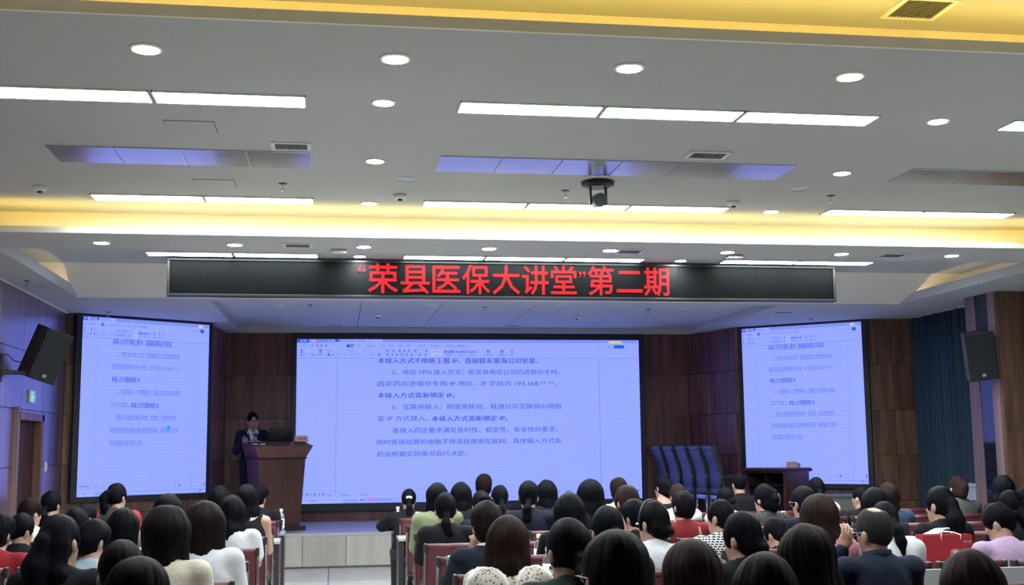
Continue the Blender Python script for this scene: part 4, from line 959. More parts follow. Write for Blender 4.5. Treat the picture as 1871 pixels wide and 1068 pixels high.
# ================================================================ PEOPLE (signed-distance sculpting -> one continuous mesh)
f32 = np.float32
class Field:
    def __init__(s, xs, ys, zs):
        s.xs, s.ys, s.zs = [np.asarray(a, f32) for a in (xs, ys, zs)]
        s.F = np.full((len(xs), len(ys), len(zs)), .3, f32)
    def _sl(s, lo, hi):
        out = []
        for a, l, h in zip((s.xs, s.ys, s.zs), lo, hi):
            i = max(0, int(np.searchsorted(a, l)) - 1); j = min(len(a), int(np.searchsorted(a, h)) + 1); out.append(slice(i, max(j, i + 1)))
        return tuple(out)
    def _p(s, sl): return s.xs[sl[0]][:, None, None], s.ys[sl[1]][None, :, None], s.zs[sl[2]][None, None, :]
    def _un(s, sl, d, k):
        a = s.F[sl]; h = np.clip(k - np.abs(a - d), 0, None) / k; s.F[sl] = np.minimum(a, d) - h * h * k * .25
    def _sub(s, sl, d, k):
        a = s.F[sl]; d = -d; h = np.clip(k - np.abs(a - d), 0, None) / k; s.F[sl] = np.maximum(a, d) + h * h * k * .25
    def _ell(s, sl, c, r, Rm):
        X, Y, Z = s._p(sl); X = X - c[0]; Y = Y - c[1]; Z = Z - c[2]
        if Rm is not None: X, Y, Z = (Rm[0][0] * X + Rm[1][0] * Y + Rm[2][0] * Z, Rm[0][1] * X + Rm[1][1] * Y + Rm[2][1] * Z, Rm[0][2] * X + Rm[1][2] * Y + Rm[2][2] * Z)
        k0 = np.sqrt((X / r[0]) ** 2 + (Y / r[1]) ** 2 + (Z / r[2]) ** 2); k1 = np.sqrt((X / r[0] ** 2) ** 2 + (Y / r[1] ** 2) ** 2 + (Z / r[2] ** 2) ** 2) + 1e-6
        return (k0 * (k0 - 1) / k1).astype(f32)
    def ell(s, c, r, k=.02, Rm=None, sub=False):
        m = max(r) + k + .05; sl = s._sl([q - m for q in c], [q + m for q in c]); d = s._ell(sl, c, r, Rm)
        (s._sub if sub else s._un)(sl, d, k)
    def cone(s, a, b, ra, rb, k=.02, flat=1., sub=False):
        a = np.array(a, f32); b = np.array(b, f32); m = max(ra, rb) + k + .05
        sl = s._sl(np.minimum(a, b) - m, np.maximum(a, b) + m); X, Y, Z = s._p(sl); ba = b - a; L2 = float(ba @ ba) + 1e-9
        t = np.clip(((X - a[0]) * ba[0] + (Y - a[1]) * ba[1] + (Z - a[2]) * ba[2]) / L2, 0, 1)
        d = np.sqrt((X - a[0] - t * ba[0]) ** 2 + ((Y - a[1] - t * ba[1]) * flat) ** 2 + (Z - a[2] - t * ba[2]) ** 2) - (ra + (rb - ra) * t)
        (s._sub if sub else s._un)(sl, d.astype(f32), k)
    def chain(s, pts, rads, k=.02, flat=1.):
        for i in range(len(pts) - 1): s.cone(pts[i], pts[i + 1], rads[i], rads[i + 1], k, flat)
    def cut(s, n, d):     # keep n.p < d
        X, Y, Z = s._p((slice(None),) * 3); s.F = np.maximum(s.F, (n[0] * X + n[1] * Y + n[2] * Z - d).astype(f32))
    def nets(s):
        F = s.F; S_ = F < 0; nx, ny, nz = F.shape
        cnt = np.zeros((nx - 1, ny - 1, nz - 1), np.int8)
        for i in (0, 1):
            for j in (0, 1):
                for k in (0, 1): cnt += S_[i:nx - 1 + i, j:ny - 1 + j, k:nz - 1 + k]
        act = (cnt > 0) & (cnt < 8); ii, jj, kk = np.nonzero(act); idx = np.full(act.shape, -1, np.int32); idx[ii, jj, kk] = np.arange(len(ii))
        acc = np.zeros((len(ii), 3), f32); num = np.zeros(len(ii), f32)
        cor = [(0, 0, 0), (1, 0, 0), (0, 1, 0), (1, 1, 0), (0, 0, 1), (1, 0, 1), (0, 1, 1), (1, 1, 1)]
        val = [F[ii + a, jj + b, kk + c] for a, b, c in cor]
        for p, q in ((0, 1), (2, 3), (4, 5), (6, 7), (0, 2), (1, 3), (4, 6), (5, 7), (0, 4), (1, 5), (2, 6), (3, 7)):
            fa, fb = val[p], val[q]; m = (fa < 0) != (fb < 0)
            t = np.where(m, fa / np.where(m, fa - fb, 1), 0)
            for ax in range(3): acc[:, ax] += np.where(m, cor[p][ax] + t * (cor[q][ax] - cor[p][ax]), 0)
            num += m
        acc /= np.maximum(num, 1)[:, None]; acc += np.stack([ii, jj, kk], 1)
        V = np.stack([np.interp(acc[:, a], np.arange(len(g)), g) for a, g in enumerate((s.xs, s.ys, s.zs))], 1)
        Q = []
        for ax in range(3):
            s0 = [slice(None)] * 3; s1 = [slice(None)] * 3; s0[ax] = slice(0, -1); s1[ax] = slice(1, None)
            A = S_[tuple(s0)]; B = S_[tuple(s1)]; i, j, k = np.nonzero(A != B); P = [i, j, k]
            o1, o2 = [(1, 2), (2, 0), (0, 1)][ax]; ok = (P[o1] > 0) & (P[o2] > 0) & (P[o1] < F.shape[o1] - 1) & (P[o2] < F.shape[o2] - 1)
            P = [q[ok] for q in P]; flip = A[P[0], P[1], P[2]]
            def g(d1, d2):
                T = [q.copy() for q in P]; T[o1] -= d1; T[o2] -= d2; return idx[T[0], T[1], T[2]]
            q = np.stack([g(1, 1), g(0, 1), g(0, 0), g(1, 0)], 1); q[~flip] = q[~flip][:, ::-1]; Q.append(q)
        return V, np.concatenate(Q)
def relax(V, Q, n, lam=.5):
    for _ in range(n):
        acc = np.zeros_like(V); cn = np.zeros(len(V))
        for i in range(4):
            a, b = Q[:, i], Q[:, (i + 1) % 4]
            for x in range(3): acc[:, x] += np.bincount(a, V[b, x], len(V)) + np.bincount(b, V[a, x], len(V))
            cn += np.bincount(a, minlength=len(V)) + np.bincount(b, minlength=len(V))
        V = V + lam * (acc / np.maximum(cn, 1)[:, None] - V)
    return V
def grid1(a, b, h): return np.arange(a, b + h, h)
def gridz(*segs):       # (a,b,h) segments
    out = []
    for a, b, h in segs:
        n = max(2, int(round((b - a) / h))); out += list(np.linspace(a, b, n, endpoint=False))
    out.append(segs[-1][1]); return np.array(out)
def vmesh(name, V, Q, mats, mi=None):
    me = bpy.data.meshes.new(name); me.vertices.add(len(V)); me.vertices.foreach_set('co', np.ascontiguousarray(V, f32).ravel())
    me.loops.add(len(Q) * 4); me.loops.foreach_set('vertex_index', Q.astype(np.int32).ravel()); me.polygons.add(len(Q))
    me.polygons.foreach_set('loop_start', np.arange(0, len(Q) * 4, 4, dtype=np.int32))
    for m in mats: me.materials.append(m)
    if mi is not None: me.polygons.foreach_set('material_index', mi.astype(np.int32))
    me.update(calc_edges=True); me.validate(); me.polygons.foreach_set('use_smooth', [True] * len(me.polygons)); return me

# ---- materials for people
M_SKIN = mat('skin', (.34, .20, .15), .5, var=.06, bscale=20); M_SKIN.node_tree.nodes['Principled BSDF'].inputs['Subsurface Weight'].default_value = .05
M_EYE = mat('eye_dark', (.015, .012, .012), .2); M_LIP = mat('lips', (.34, .11, .10), .45); M_EYEW = mat('eye_white', (.6, .6, .58), .3)
def hair_mat(name, c1, c2, rough=.55):
    m, N, L, b = newmat(name)
    tc = N.new('ShaderNodeTexCoord'); sp = N.new('ShaderNodeSeparateXYZ'); L.new(tc.outputs['Object'], sp.inputs[0])
    at = N.new('ShaderNodeMath'); at.operation = 'ARCTAN2'; L.new(sp.outputs['X'], at.inputs[0]); L.new(sp.outputs['Y'], at.inputs[1])
    cb = N.new('ShaderNodeCombineXYZ'); m1 = N.new('ShaderNodeMath'); m1.operation = 'MULTIPLY'; m1.inputs[1].default_value = 34; L.new(at.outputs[0], m1.inputs[0])
    m2 = N.new('ShaderNodeMath'); m2.operation = 'MULTIPLY'; m2.inputs[1].default_value = 5; L.new(sp.outputs['Z'], m2.inputs[0])
    L.new(m1.outputs[0], cb.inputs['X']); L.new(m2.outputs[0], cb.inputs['Z'])
    nz = N.new('ShaderNodeTexNoise'); nz.inputs['Scale'].default_value = 1.6; nz.inputs['Detail'].default_value = 4; nz.inputs['Roughness'].default_value = .7; L.new(cb.outputs[0], nz.inputs['Vector'])
    cr = N.new('ShaderNodeValToRGB'); cr.color_ramp.elements[0].position = .35; cr.color_ramp.elements[1].position = .72; cr.color_ramp.elements[0].color = (*c1, 1); cr.color_ramp.elements[1].color = (*c2, 1)
    L.new(nz.outputs['Fac'], cr.inputs['Fac']); L.new(cr.outputs['Color'], b.inputs['Base Color'])
    bp = N.new('ShaderNodeBump'); bp.inputs['Strength'].default_value = .3; bp.inputs['Distance'].default_value = .003; L.new(nz.outputs['Fac'], bp.inputs['Height']); L.new(bp.outputs['Normal'], b.inputs['Normal'])
    b.inputs['Roughness'].default_value = rough; b.inputs['Specular IOR Level'].default_value = .045
    MATS[name] = m; return m
HAIR = dict(k=hair_mat('hair_black', (.0020, .0022, .0040), (.0050, .0052, .0085)), d=hair_mat('hair_dark', (.004, .003, .004), (.012, .008, .009)), b=hair_mat('hair_darkbrown', (.0045, .003, .0035), (.016, .009, .0095)),
            w=hair_mat('hair_brown', (.008, .005, .005), (.032, .018, .016)), g=hair_mat('hair_greying', (.010, .010, .012), (.045, .042, .042), .6))
def cloth(name, c, bump=.25, sc=35, rough=.9): return mat('cloth_' + name, c, rough, bump=bump, bscale=sc, var=.08, spec=.2)
def pattern(name, base, dots, scale, thr, kind='F1'):
    m, N, L, b = newmat('cloth_' + name); tc = N.new('ShaderNodeTexCoord')
    if kind == 'check':
        v = N.new('ShaderNodeTexBrick'); v.inputs['Scale'].default_value = scale; v.inputs['Color1'].default_value = (*base, 1); v.inputs['Color2'].default_value = (*base, 1); v.inputs['Mortar'].default_value = (*dots, 1); v.inputs['Mortar Size'].default_value = .035; v.inputs['Brick Width'].default_value = .3; v.inputs['Row Height'].default_value = .22
        mp = N.new('ShaderNodeMapping'); mp.inputs['Rotation'].default_value = (R(90), R(20), 0); L.new(tc.outputs['Object'], mp.inputs[0]); L.new(mp.outputs[0], v.inputs['Vector']); L.new(v.outputs['Color'], b.inputs['Base Color'])
    else:
        v = N.new('ShaderNodeTexVoronoi'); v.inputs['Scale'].default_value = scale; L.new(tc.outputs['Object'], v.inputs['Vector'])
        cr = N.new('ShaderNodeValToRGB'); cr.color_ramp.elements[0].position = thr; cr.color_ramp.elements[1].position = thr + .06
        cr.color_ramp.elements[0].color = (*dots, 1); cr.color_ramp.elements[1].color = (*base, 1); L.new(v.outputs['Distance'], cr.inputs['Fac']); L.new(cr.outputs['Color'], b.inputs['Base Color'])
    b.inputs['Roughness'].default_value = .85; MATS['cloth_' + name] = m; return m
def twotone(name, c1, c2, x):
    m, N, L, b = newmat('cloth_' + name); tc = N.new('ShaderNodeTexCoord'); sp = N.new('ShaderNodeSeparateXYZ'); L.new(tc.outputs['Object'], sp.inputs[0])
    ab = N.new('ShaderNodeMath'); ab.operation = 'ABSOLUTE'; L.new(sp.outputs['X'], ab.inputs[0]); gt = N.new('ShaderNodeMath'); gt.operation = 'GREATER_THAN'; gt.inputs[1].default_value = x; L.new(ab.outputs[0], gt.inputs[0])
    mx = N.new('ShaderNodeMix'); mx.data_type = 'RGBA'; mx.inputs['A'].default_value = (*c1, 1); mx.inputs['B'].default_value = (*c2, 1); L.new(gt.outputs[0], mx.inputs['Factor']); L.new(mx.outputs['Result'], b.inputs['Base Color']); b.inputs['Roughness'].default_value = .8; return m
TOP = dict(black=cloth('black', (.0045, .005, .008)), navy=cloth('navy', (.006, .009, .021)), navyj=cloth('navyj', (.009, .015, .032)), white=cloth('white', (.46, .48, .52)), cream=cloth('cream', (.50, .475, .40)), beige=cloth('beige', (.48, .445, .375), .25, 90),
           red=cloth('red', (.19, .010, .017)), red2=cloth('red2', (.135, .012, .015)), denim=cloth('denim', (.22, .28, .34), .6, 120), green=cloth('green', (.165, .195, .115)), dkgreen=cloth('dkgreen', (.018, .032, .034)), mint=pattern('mint', (.55, .60, .48), (.30, .40, .26), 60, .2),
           floral=pattern('floral', (.50, .47, .41), (.10, .10, .13), 55, .30), check=pattern('check', (.015, .015, .018), (.62, .63, .64), 14, 0, 'check'), print=pattern('print', (.60, .60, .55), (.06, .06, .06), 40, .22), blackfl=pattern('blackfl', (.010, .010, .013), (.22, .19, .20), 38, .14),
           pink=cloth('pink', (.38, .14, .20)), caramel=cloth('caramel', (.22, .115, .050)), blue=cloth('blue', (.030, .050, .10)), lilac=cloth('lilac', (.31, .22, .35)), grey=cloth('grey', (.045, .050, .052)), straps=cloth('straps', (.010, .010, .012)), redblack=twotone('redblack', (.010, .009, .011), (.20, .012, .016), .135))
M_TROU = cloth('trousers', (.016, .018, .026)); M_SHOE = mat('shoe', (.012, .011, .011), .4)
M_SUIT = cloth('suit', (.010, .016, .034)); M_SHIRT = cloth('shirt', (.70, .70, .68))

def head_field(Fd, c, Rh, sc, k=.018):
    """skull, jaw, nose, ears, brow in head space rotated by Rh about c"""
    def P(x, y, z): return tuple(np.array(c) + Rh @ (np.array((x, y, z)) * sc))
    Rl = Rh.tolist()
    Fd.ell(P(0, -.008, .022), (.073 * sc, .090 * sc, .100 * sc), k, Rl)
    Fd.ell(P(0, .022, -.038), (.058 * sc, .066 * sc, .082 * sc), .03, Rl)
    Fd.ell(P(0, .058, -.094), (.026 * sc, .024 * sc, .020 * sc), .03, Rl)
    Fd.cone(P(0, .084, .006), P(0, .101, -.028), .007 * sc, .0115 * sc, .014)
    Fd.ell(P(0, .081, -.066), (.020 * sc, .010 * sc, .012 * sc), .012, Rl)
    for s in (-1, 1):
        Fd.ell(P(s * .078, -.010, -.014), (.010 * sc, .020 * sc, .031 * sc), .008, Rl)
        Fd.ell(P(s * .028, .086, .010), (.014 * sc, .010 * sc, .008 * sc), .012, Rl, sub=True)
    return P

HAND = {}
def hand_mesh(pose):
    """right hand, wrist at origin, fingers +Y, palm facing -Z, thumb on -X; returns V,Q"""
    if pose in HAND: return HAND[pose]
    h = .0062; Fd = Field(grid1(-.075, .06, h), grid1(-.03, .20, h), grid1(-.11, .05, h))
    Fd.cone((0, -.02, 0), (0, .02, 0), .024, .026, .02); Fd.ell((0, .052, -.002), (.040, .050, .016), .02); Fd.cone((-.022, .02, -.006), (-.030, .045, -.012), .016, .013, .018)
    bend = dict(relax=(18, 28, 20), grip=(70, 80, 50), flat=(8, 12, 8), curl=(40, 50, 30))[pose]
    for i, (x, L_, a) in enumerate(((-.029, .072, -5), (-.0095, .080, -1), (.0100, .075, 3), (.0285, .060, 8))):
        p = np.array((x, .090 - abs(i - 1.2) * .004, -.002)); th = 0.; pts = [p]
        for seg, bd in zip((.45, .30, .25), bend):
            th += R(bd); dv = np.array((math.sin(R(a)) * math.cos(th), math.cos(th), -math.sin(th))); p = p + dv * L_ * seg; pts.append(p)
        Fd.chain(pts, [.0095, .0088, .0080, .0070], .004)
    t0 = np.array((-.030, .032, -.010)); 
    tp = dict(relax=[(-.052, .060, -.020), (-.056, .088, -.026)], grip=[(-.045, .062, -.040), (-.016, .078, -.058)], flat=[(-.056, .058, -.012), (-.066, .085, -.014)], curl=[(-.050, .062, -.028), (-.040, .090, -.040)])[pose]
    Fd.chain([t0, np.array(tp[0]), np.array(tp[1])], [.0125, .0105, .0085], .008)
    HAND[pose] = Fd.nets(); return HAND[pose]

def rotm(yaw, pitch, roll=0):
    # yaw>0 turns face towards +X, pitch>0 nods down
    a = Matrix.Rotation(R(-yaw), 3, 'Z') @ Matrix.Rotation(R(-pitch), 3, 'X') @ Matrix.Rotation(R(roll), 3, 'Y')
    return np.array(a)

def strands(V, amp, rng, cx=0., cy=-.01):
    phi = np.arctan2(V[:, 0] - cx, V[:, 1] - cy); z = V[:, 2]; d = np.zeros(len(V))
    for f_q, w in ((7, .5), (13, .6), (23, .7), (31, .5)):
        d += w * np.sin(f_q * phi + rng.uniform(0, 6.28) + z * rng.uniform(-9, 9))
    r = np.sqrt((V[:, 0] - cx) ** 2 + (V[:, 1] - cy) ** 2) + 1e-4; fade = np.clip(r / .05, 0, 1)
    V = V.copy(); V[:, 0] += (V[:, 0] - cx) / r * d * amp * fade; V[:, 1] += (V[:, 1] - cy) / r * d * amp * fade
    return V

def wisps(Fd, V, rng, n, steps=11, st=.010, wd=.0011):
    """thin locks lying on the hair surface, combed down from the crown"""
    G = np.gradient(Fd.F); hx = float(Fd.xs[1] - Fd.xs[0]); org = np.array((Fd.xs[0], Fd.ys[0], Fd.zs[0])); shp = np.array(Fd.F.shape)
    def samp(A, p):
        q = np.clip((p - org) / hx, 0, shp - 1.001); i = q.astype(int); f = q - i; o = 0
        for a in (0, 1):
            for b in (0, 1):
                for c in (0, 1): o = o + A[i[:, 0] + a, i[:, 1] + b, i[:, 2] + c] * ((f[:, 0] if a else 1 - f[:, 0]) * (f[:, 1] if b else 1 - f[:, 1]) * (f[:, 2] if c else 1 - f[:, 2]))
        return o
    p = V[rng.randint(0, len(V), n)].copy(); p = p[p[:, 2] > V[:, 2].min() + .05]; n = len(p)
    off = rng.uniform(.0006, .0032, n); sway = rng.normal(0, .25, (n, 3)); sway[:, 2] = 0; P = []; alive = np.ones(n)
    for k in range(steps):
        g = np.stack([samp(A, p) for A in G], 1) / hx; nn = g / (np.linalg.norm(g, axis=1, keepdims=True) + 1e-6); f = samp(Fd.F, p)
        p = p + nn * np.clip(off - f, -.012, .012)[:, None]; P.append((p.copy(), nn.copy()))
        out = np.stack([p[:, 0], p[:, 1] + .02, np.zeros(n)], 1); out /= np.linalg.norm(out, axis=1, keepdims=True) + 1e-4
        dv = np.array((0, 0, -1.)) + .5 * out + sway; dv -= nn * (dv * nn).sum(1, keepdims=True); dv /= np.linalg.norm(dv, axis=1, keepdims=True) + 1e-6; alive *= (nn[:, 2] > -.30); p = p + dv * st * alive[:, None]
    SV = np.zeros((n, steps, 2, 3)); 
    for k in range(steps):
        q, nn = P[k]; nx_ = P[min(k + 1, steps - 1)][0] - P[max(k - 1, 0)][0]; side = np.cross(nx_, nn); side /= np.linalg.norm(side, axis=1, keepdims=True) + 1e-6
        w = wd * math.sin(math.pi * (k + .35) / (steps + .3)); SV[:, k, 0] = q + side * w; SV[:, k, 1] = q - side * w
    base = (np.arange(n) * steps * 2)[:, None] + (np.arange(steps - 1) * 2)[None, :]
    SQ = np.stack([base, base + 1, base + 3, base + 2], -1).reshape(-1, 4)
    return SV.reshape(-1, 3), SQ

def hair_field(style, h, rng):
    """hair in head space (origin head centre, +Y face)"""
    zlo = dict(long=-.40, longw=-.36, wavy=-.42, half=-.50, ponyl=-.34, ponyh=-.30, ponyh2=-.42, bobbig=-.24, bob=-.22).get(style, -.16)
    Fd = Field(grid1(-.17, .17, h), grid1(-.26, .15, h), grid1(zlo, .20, h))
    j = lambda a: rng.uniform(-a, a)
    def cap(rx=.086, ry=.104, rz=.112, y=-.012, z=.024): Fd.ell((0, y, z), (rx, ry, rz), .02)
    def face(d=0.): Fd.ell((0, .135 + d, -.045), (.070, .095, .118), .012, sub=True)
    def ears(r=.034):
        for s in (-1, 1): Fd.ell((s * .094, .004, -.026), (.030, r, .044), .012, sub=True)
    def nape(z=-.085, sl=.25): Fd.cut((0, sl, -1), -z - .0)
    if style in ('short', 'shortf', 'crop'):
        if style == 'crop': cap(.080, .098, .106)
        else:
            cap(.088, .106, .116); Fd.ell((0, -.035, -.02), (.078, .075, .085), .03); Fd.ell((.015 + j(.02), .01, .06), (.075, .085, .075), .03)
        face(); ears(.036 if style != 'short' else .030); nape(-.10 if style != 'crop' else -.075, .3)
    elif style == 'bald':
        cap(.080, .098, .105); Fd.ell((.0, -.045, .143), (.052, .062, .040), .02, sub=True); face(-.02); ears(.04); nape(-.075, .3)
    elif style in ('bob', 'bobbig'):
        e = .012 if style == 'bobbig' else 0.; zb = -.185 if style == 'bobbig' else -.150
        cap(.092 + e, .108 + e * .6, .118)
        for s in (-1, 1): Fd.cone((s * .050, -.012, .03), (s * (.056 + e), .004, zb - .02), .050 + e * .4, .046, .03)
        Fd.cone((0, -.045, .02), (0, -.050, zb - .02), .070 + e * .3, .056 + e, .03)
        face(.004); Fd.cut((0, .12, -1), -zb)
    elif style in ('long', 'longw', 'wavy'):
        e = .014 if style == 'longw' else .004; zb = dict(long=-.33, longw=-.27, wavy=-.33)[style]
        cap(.092 + e, .108, .118)
        for s in (-1, 1):
            pts = [(s * .052, -.012, .03), (s * (.064 + e), -.01, -.10), (s * (.066 + e + j(.01)), -.035, -.20), (s * (.056 + j(.012)), -.055, zb)]
            if style == 'wavy': pts = [(s * .052, -.012, .03), (s * .070, -.01, -.08), (s * .060, -.03, -.16), (s * .082, -.03, -.23), (s * .062, -.05, -.31)]
            Fd.chain(pts, [.050, .046 + e * .5, .038, .016] if style != 'wavy' else [.048, .042, .036, .030, .012], .03)
        Fd.chain([(0, -.045, .02), (0, -.058, -.10), (j(.01), -.075, -.20), (j(.02), -.085, zb)], [.070, .062, .055, .026], .03)
        face(.004)
    else:
        cap(.085, .103, .114)
        if style != 'cliphair': ears(.030)
        face(); nape(-.095, .35)
        if style in ('ponyl',):
            Fd.ell((0, -.100, -.035), (.026, .024, .026), .015); Fd.chain([(0, -.115, -.04), (j(.015), -.128, -.10), (j(.02), -.125, -.18), (j(.03), -.118, -.27)], [.020, .036, .034, .010], .02)
        elif style == 'ponyh':
            Fd.ell((-.02, -.105, .045), (.026, .026, .026), .015); Fd.chain([(-.03, -.120, .05), (-.055, -.135, .0), (-.05, -.125, -.09), (-.03, -.115, -.2)], [.022, .034, .034, .010], .02)
        elif style == 'ponyh2':
            Fd.ell((.03, -.105, .02), (.024, .024, .024), .015); Fd.chain([(.04, -.12, .02), (.085, -.14, -.06), (.10, -.14, -.18), (.095, -.13, -.33)], [.022, .036, .036, .010], .02)
        elif style == 'half':
            Fd.ell((-.01, -.098, .02), (.030, .030, .034), .02); Fd.chain([(-.015, -.115, .01), (-.03, -.135, -.10), (-.03, -.13, -.24), (-.035, -.125, -.42)], [.036, .056, .054, .016], .025)
            Fd.chain([(.035, -.06, -.02), (.045, -.085, -.14), (.035, -.1, -.3)], [.045, .042, .012], .03)
        elif style == 'bun': Fd.ell((.01, -.108, -.035), (.042, .034, .038), .014)
        elif style == 'bunlow': Fd.ell((.022, -.098, -.050), (.044, .036, .034), .018); Fd.ell((0, -.06, -.035), (.072, .055, .060), .03)
        elif style == 'bunhi': Fd.ell((.015, -.095, .062), (.045, .040, .030), .02); Fd.chain([(.03, -.11, .05), (.075, -.115, .02), (.095, -.11, -.02)], [.024, .020, .006], .015)
        elif style == 'cliphair': Fd.chain([(0, -.095, -.07), (.01, -.115, .0), (.03, -.105, .06)], [.040, .034, .020], .025); Fd.ell((0, -.05, -.05), (.074, .060, .060), .03)
    return Fd

def person(k, X, H, style, hair, top, sleeve, hy, hp, lean, hs, extras, label, idx):
    rng = np.random.RandomState(100 + idx); ex = set(extras.split(',')) if extras else set()
    far = k <= 3; Yh = row_y(k) + .33
    sc = hs; Hs = H - .014 * sc
    ln = math.sin(R(lean))
    drop = .04 * math.sin(R(max(hp, 0)))
    s = (Hs - .122 * sc - .125 - .55 + drop) / .48
    pel = np.array((0, 0, .55)); nb = np.array((0, ln * .48, .55 + .48 * s)); hc = nb + np.array((0, .030 + .05 * math.sin(R(hp)), .125 - drop))
    base = np.array((X - hc[0], Yh - hc[1], 0.))
    Rh = rotm(hy, hp, rng.uniform(-4, 4))
    t = thing('person', label, 'person', Matrix.Translation(base), 'seated audience')
    sw = .157 if style not in ('crop', 'bald') else .180
    sh = {q: nb + np.array((q * sw, -.01, -.055)) for q in (-1, 1)}
    el = {q: np.array((q * (sw + .028), ln * .25 + .10, max(.74, nb[2] - .30))) for q in (-1, 1)}
    wr = {q: np.array((q * .085, .42 + ln * .2, .760)) for q in (-1, 1)}
    hd = {q: (wr[q], np.array((-q * .35, .94, -.02)), 'relax') for q in (-1, 1)}
    if 'spread' in ex:
        for q in (-1, 1): el[q] = np.array((q * .27, ln * .3 + .20, .775)); wr[q] = np.array((q * .06, .43, .765)); hd[q] = (wr[q], np.array((-q * .8, .5, -.02)), 'relax')
    if 'chin' in ex:
        el[-1] = np.array((-.20, ln * .3 + .20, .80)); wr[-1] = hc + np.array((-.075, .09, -.165)); hd[-1] = (wr[-1], np.array((.25, .1, .95)), 'curl')
    if 'raise' in ex:
        el[-1] = np.array((-.235, ln * .3 + .17, nb[2] - .22)); wr[-1] = hc + np.array((-.140, .080, -.085)); hd[-1] = (wr[-1], np.array((.42, .12, .9)), 'relax')
    hf = .0125 if far else .0095; cb = .026 if far else .021
    # ---- body
    xs = gridz((-.34, -.115, cb), (-.115, .115, hf), (.115, .34, cb)); ylo = -.20; yf0 = hc[1] - .125; yf1 = hc[1] + .125
    ys = gridz((ylo, yf0, cb), (yf0, yf1, hf), (yf1, .74, cb)); zs = gridz((-.02, nb[2] - .02, cb), (nb[2] - .02, hc[2] + .16, hf))
    Fd = Field(xs, ys, zs)
    Fd.ell((0, 0, .555), (.165, .135, .115), .03); Fd.ell((0, ln * .16, .55 + .16 * s), (.125, .095, .15), .05); Fd.ell((0, ln * .32, .55 + .32 * s), (.148, .10, .15 * s + .02), .05)
    Fd.cone(sh[-1], sh[1], .047, .047, .04); Fd.cone(nb + np.array((0, -.01, -.06)), nb + np.array((0, .012, .07)), .062, .050, .03)
    for q in (-1, 1):
        Fd.cone(sh[q], el[q], .047, .037, .02); Fd.cone(el[q], wr[q], .036, .025, .015)
        Fd.chain([(q * .085, .03, .525), (q * .105, .40, .50), (q * .105, .385, .11)], [.085, .058, .038], .03); Fd.chain([(q * .105, .375, .07), (q * .105, .50, .035)], [.036, .030], .02)
    P = head_field(Fd, hc, Rh, sc)
    V, Q = Fd.nets(); parts = [(V, Q, 0)]; off = len(V)
    for q in (-1, 1):
        w0, dv, pose = hd[q]; hv, hq = hand_mesh(pose); y = dv / np.linalg.norm(dv); 
        zref = np.array((0, 0, 1.)) if abs(y[2]) < .7 else np.array((q * -.2, -1., 0.)); x = np.cross(y, zref); x /= np.linalg.norm(x); z = np.cross(x, y)
        hh_ = hv * np.array((-q if True else 1, 1, 1)) * -1 * np.array((1, -1, -1)) if q < 0 else hv.copy()
        V2 = (hh_ @ np.stack([x, y, z])) * .95 + w0; q2 = hq[:, ::-1] if q < 0 else hq; parts.append((V2, q2, 0))
    # eyes and lips as small shells fused on the face
    u = np.linspace(0, math.pi, 5); w_ = np.linspace(0, 2 * math.pi, 8, endpoint=False)
    bs = np.array([(math.sin(a) * math.cos(b), math.cos(a), math.sin(a) * math.sin(b)) for a in u for b in w_]); bq = np.array([(i * 8 + j_, i * 8 + (j_ + 1) % 8, (i + 1) * 8 + (j_ + 1) % 8, (i + 1) * 8 + j_) for i in range(4) for j_ in range(8)])
    for c_, r_e, mi in (((-.028, .0785, .010), (.012, .006, .006), 1), ((.028, .0785, .010), (.012, .006, .006), 1), ((0, .0905, -.066), (.019, .005, .006), 2)):
        v = (bs * np.array(r_e) + np.array(c_)) * sc; parts.append((v @ Rh.T + hc, bq, mi))
    VV = []; QQ = []; MI = []; o_ = 0
    for v, q, mi in parts: VV.append(v); QQ.append(q + o_); MI.append(np.full(len(q), mi)); o_ += len(v)
    link('body', vmesh('body', np.concatenate(VV), np.concatenate(QQ), [M_SKIN, M_EYE, M_LIP], np.concatenate(MI)), t)
    # ---- trousers + shoes
    Fd = Field(grid1(-.26, .26, .026), grid1(-.20, .66, .026), grid1(-.02, .74, .026))
    Fd.ell((0, 0, .555), (.178, .148, .128), .03)
    for q in (-1, 1): Fd.chain([(q * .09, .03, .525), (q * .108, .40, .503), (q * .106, .387, .10)], [.097, .072, .058], .02)
    V, Q = Fd.nets(); tr_ = link('trousers', vmesh('trousers', V, Q, [M_TROU]), t)
    for q in (-1, 1):
        ob('shoe', MB().hexa([(q * .105 - .042, .335, 0), (q * .105 + .042, .335, 0), (q * .105 + .045, .56, 0), (q * .105 - .045, .56, 0)], [(q * .105 - .042, .33, .085), (q * .105 + .042, .33, .085), (q * .105 + .036, .55, .05), (q * .105 - .036, .55, .05)]), M_SHOE, t, bevel=.012, smooth=True)
    # ---- top
    h = .0165 if far else .0135
    def garment():
        Fd = Field(grid1(-.345, .345, h), grid1(-.21, .58, h), grid1(.50, nb[2] + .10, h)); g = .013
        Fd.ell((0, 0, .60), (.170 + g, .138 + g, .12), .03); Fd.ell((0, ln * .16, .55 + .16 * s), (.140 + g, .108 + g, .16), .05); Fd.ell((0, ln * .32, .55 + .32 * s), (.152 + g, .106 + g, .15 * s + .03), .05)
        if sleeve != 'n':
            Fd.cone(sh[-1], sh[1], .047 + g, .047 + g, .04); Fd.cone(nb + np.array((0, -.014, -.055)), nb + np.array((0, -.006, -.005)), .092, .066, .04)
        else:
            Fd.cone(sh[-1] * .6 + nb * .4, sh[1] * .6 + nb * .4, .047 + g, .047 + g, .03)
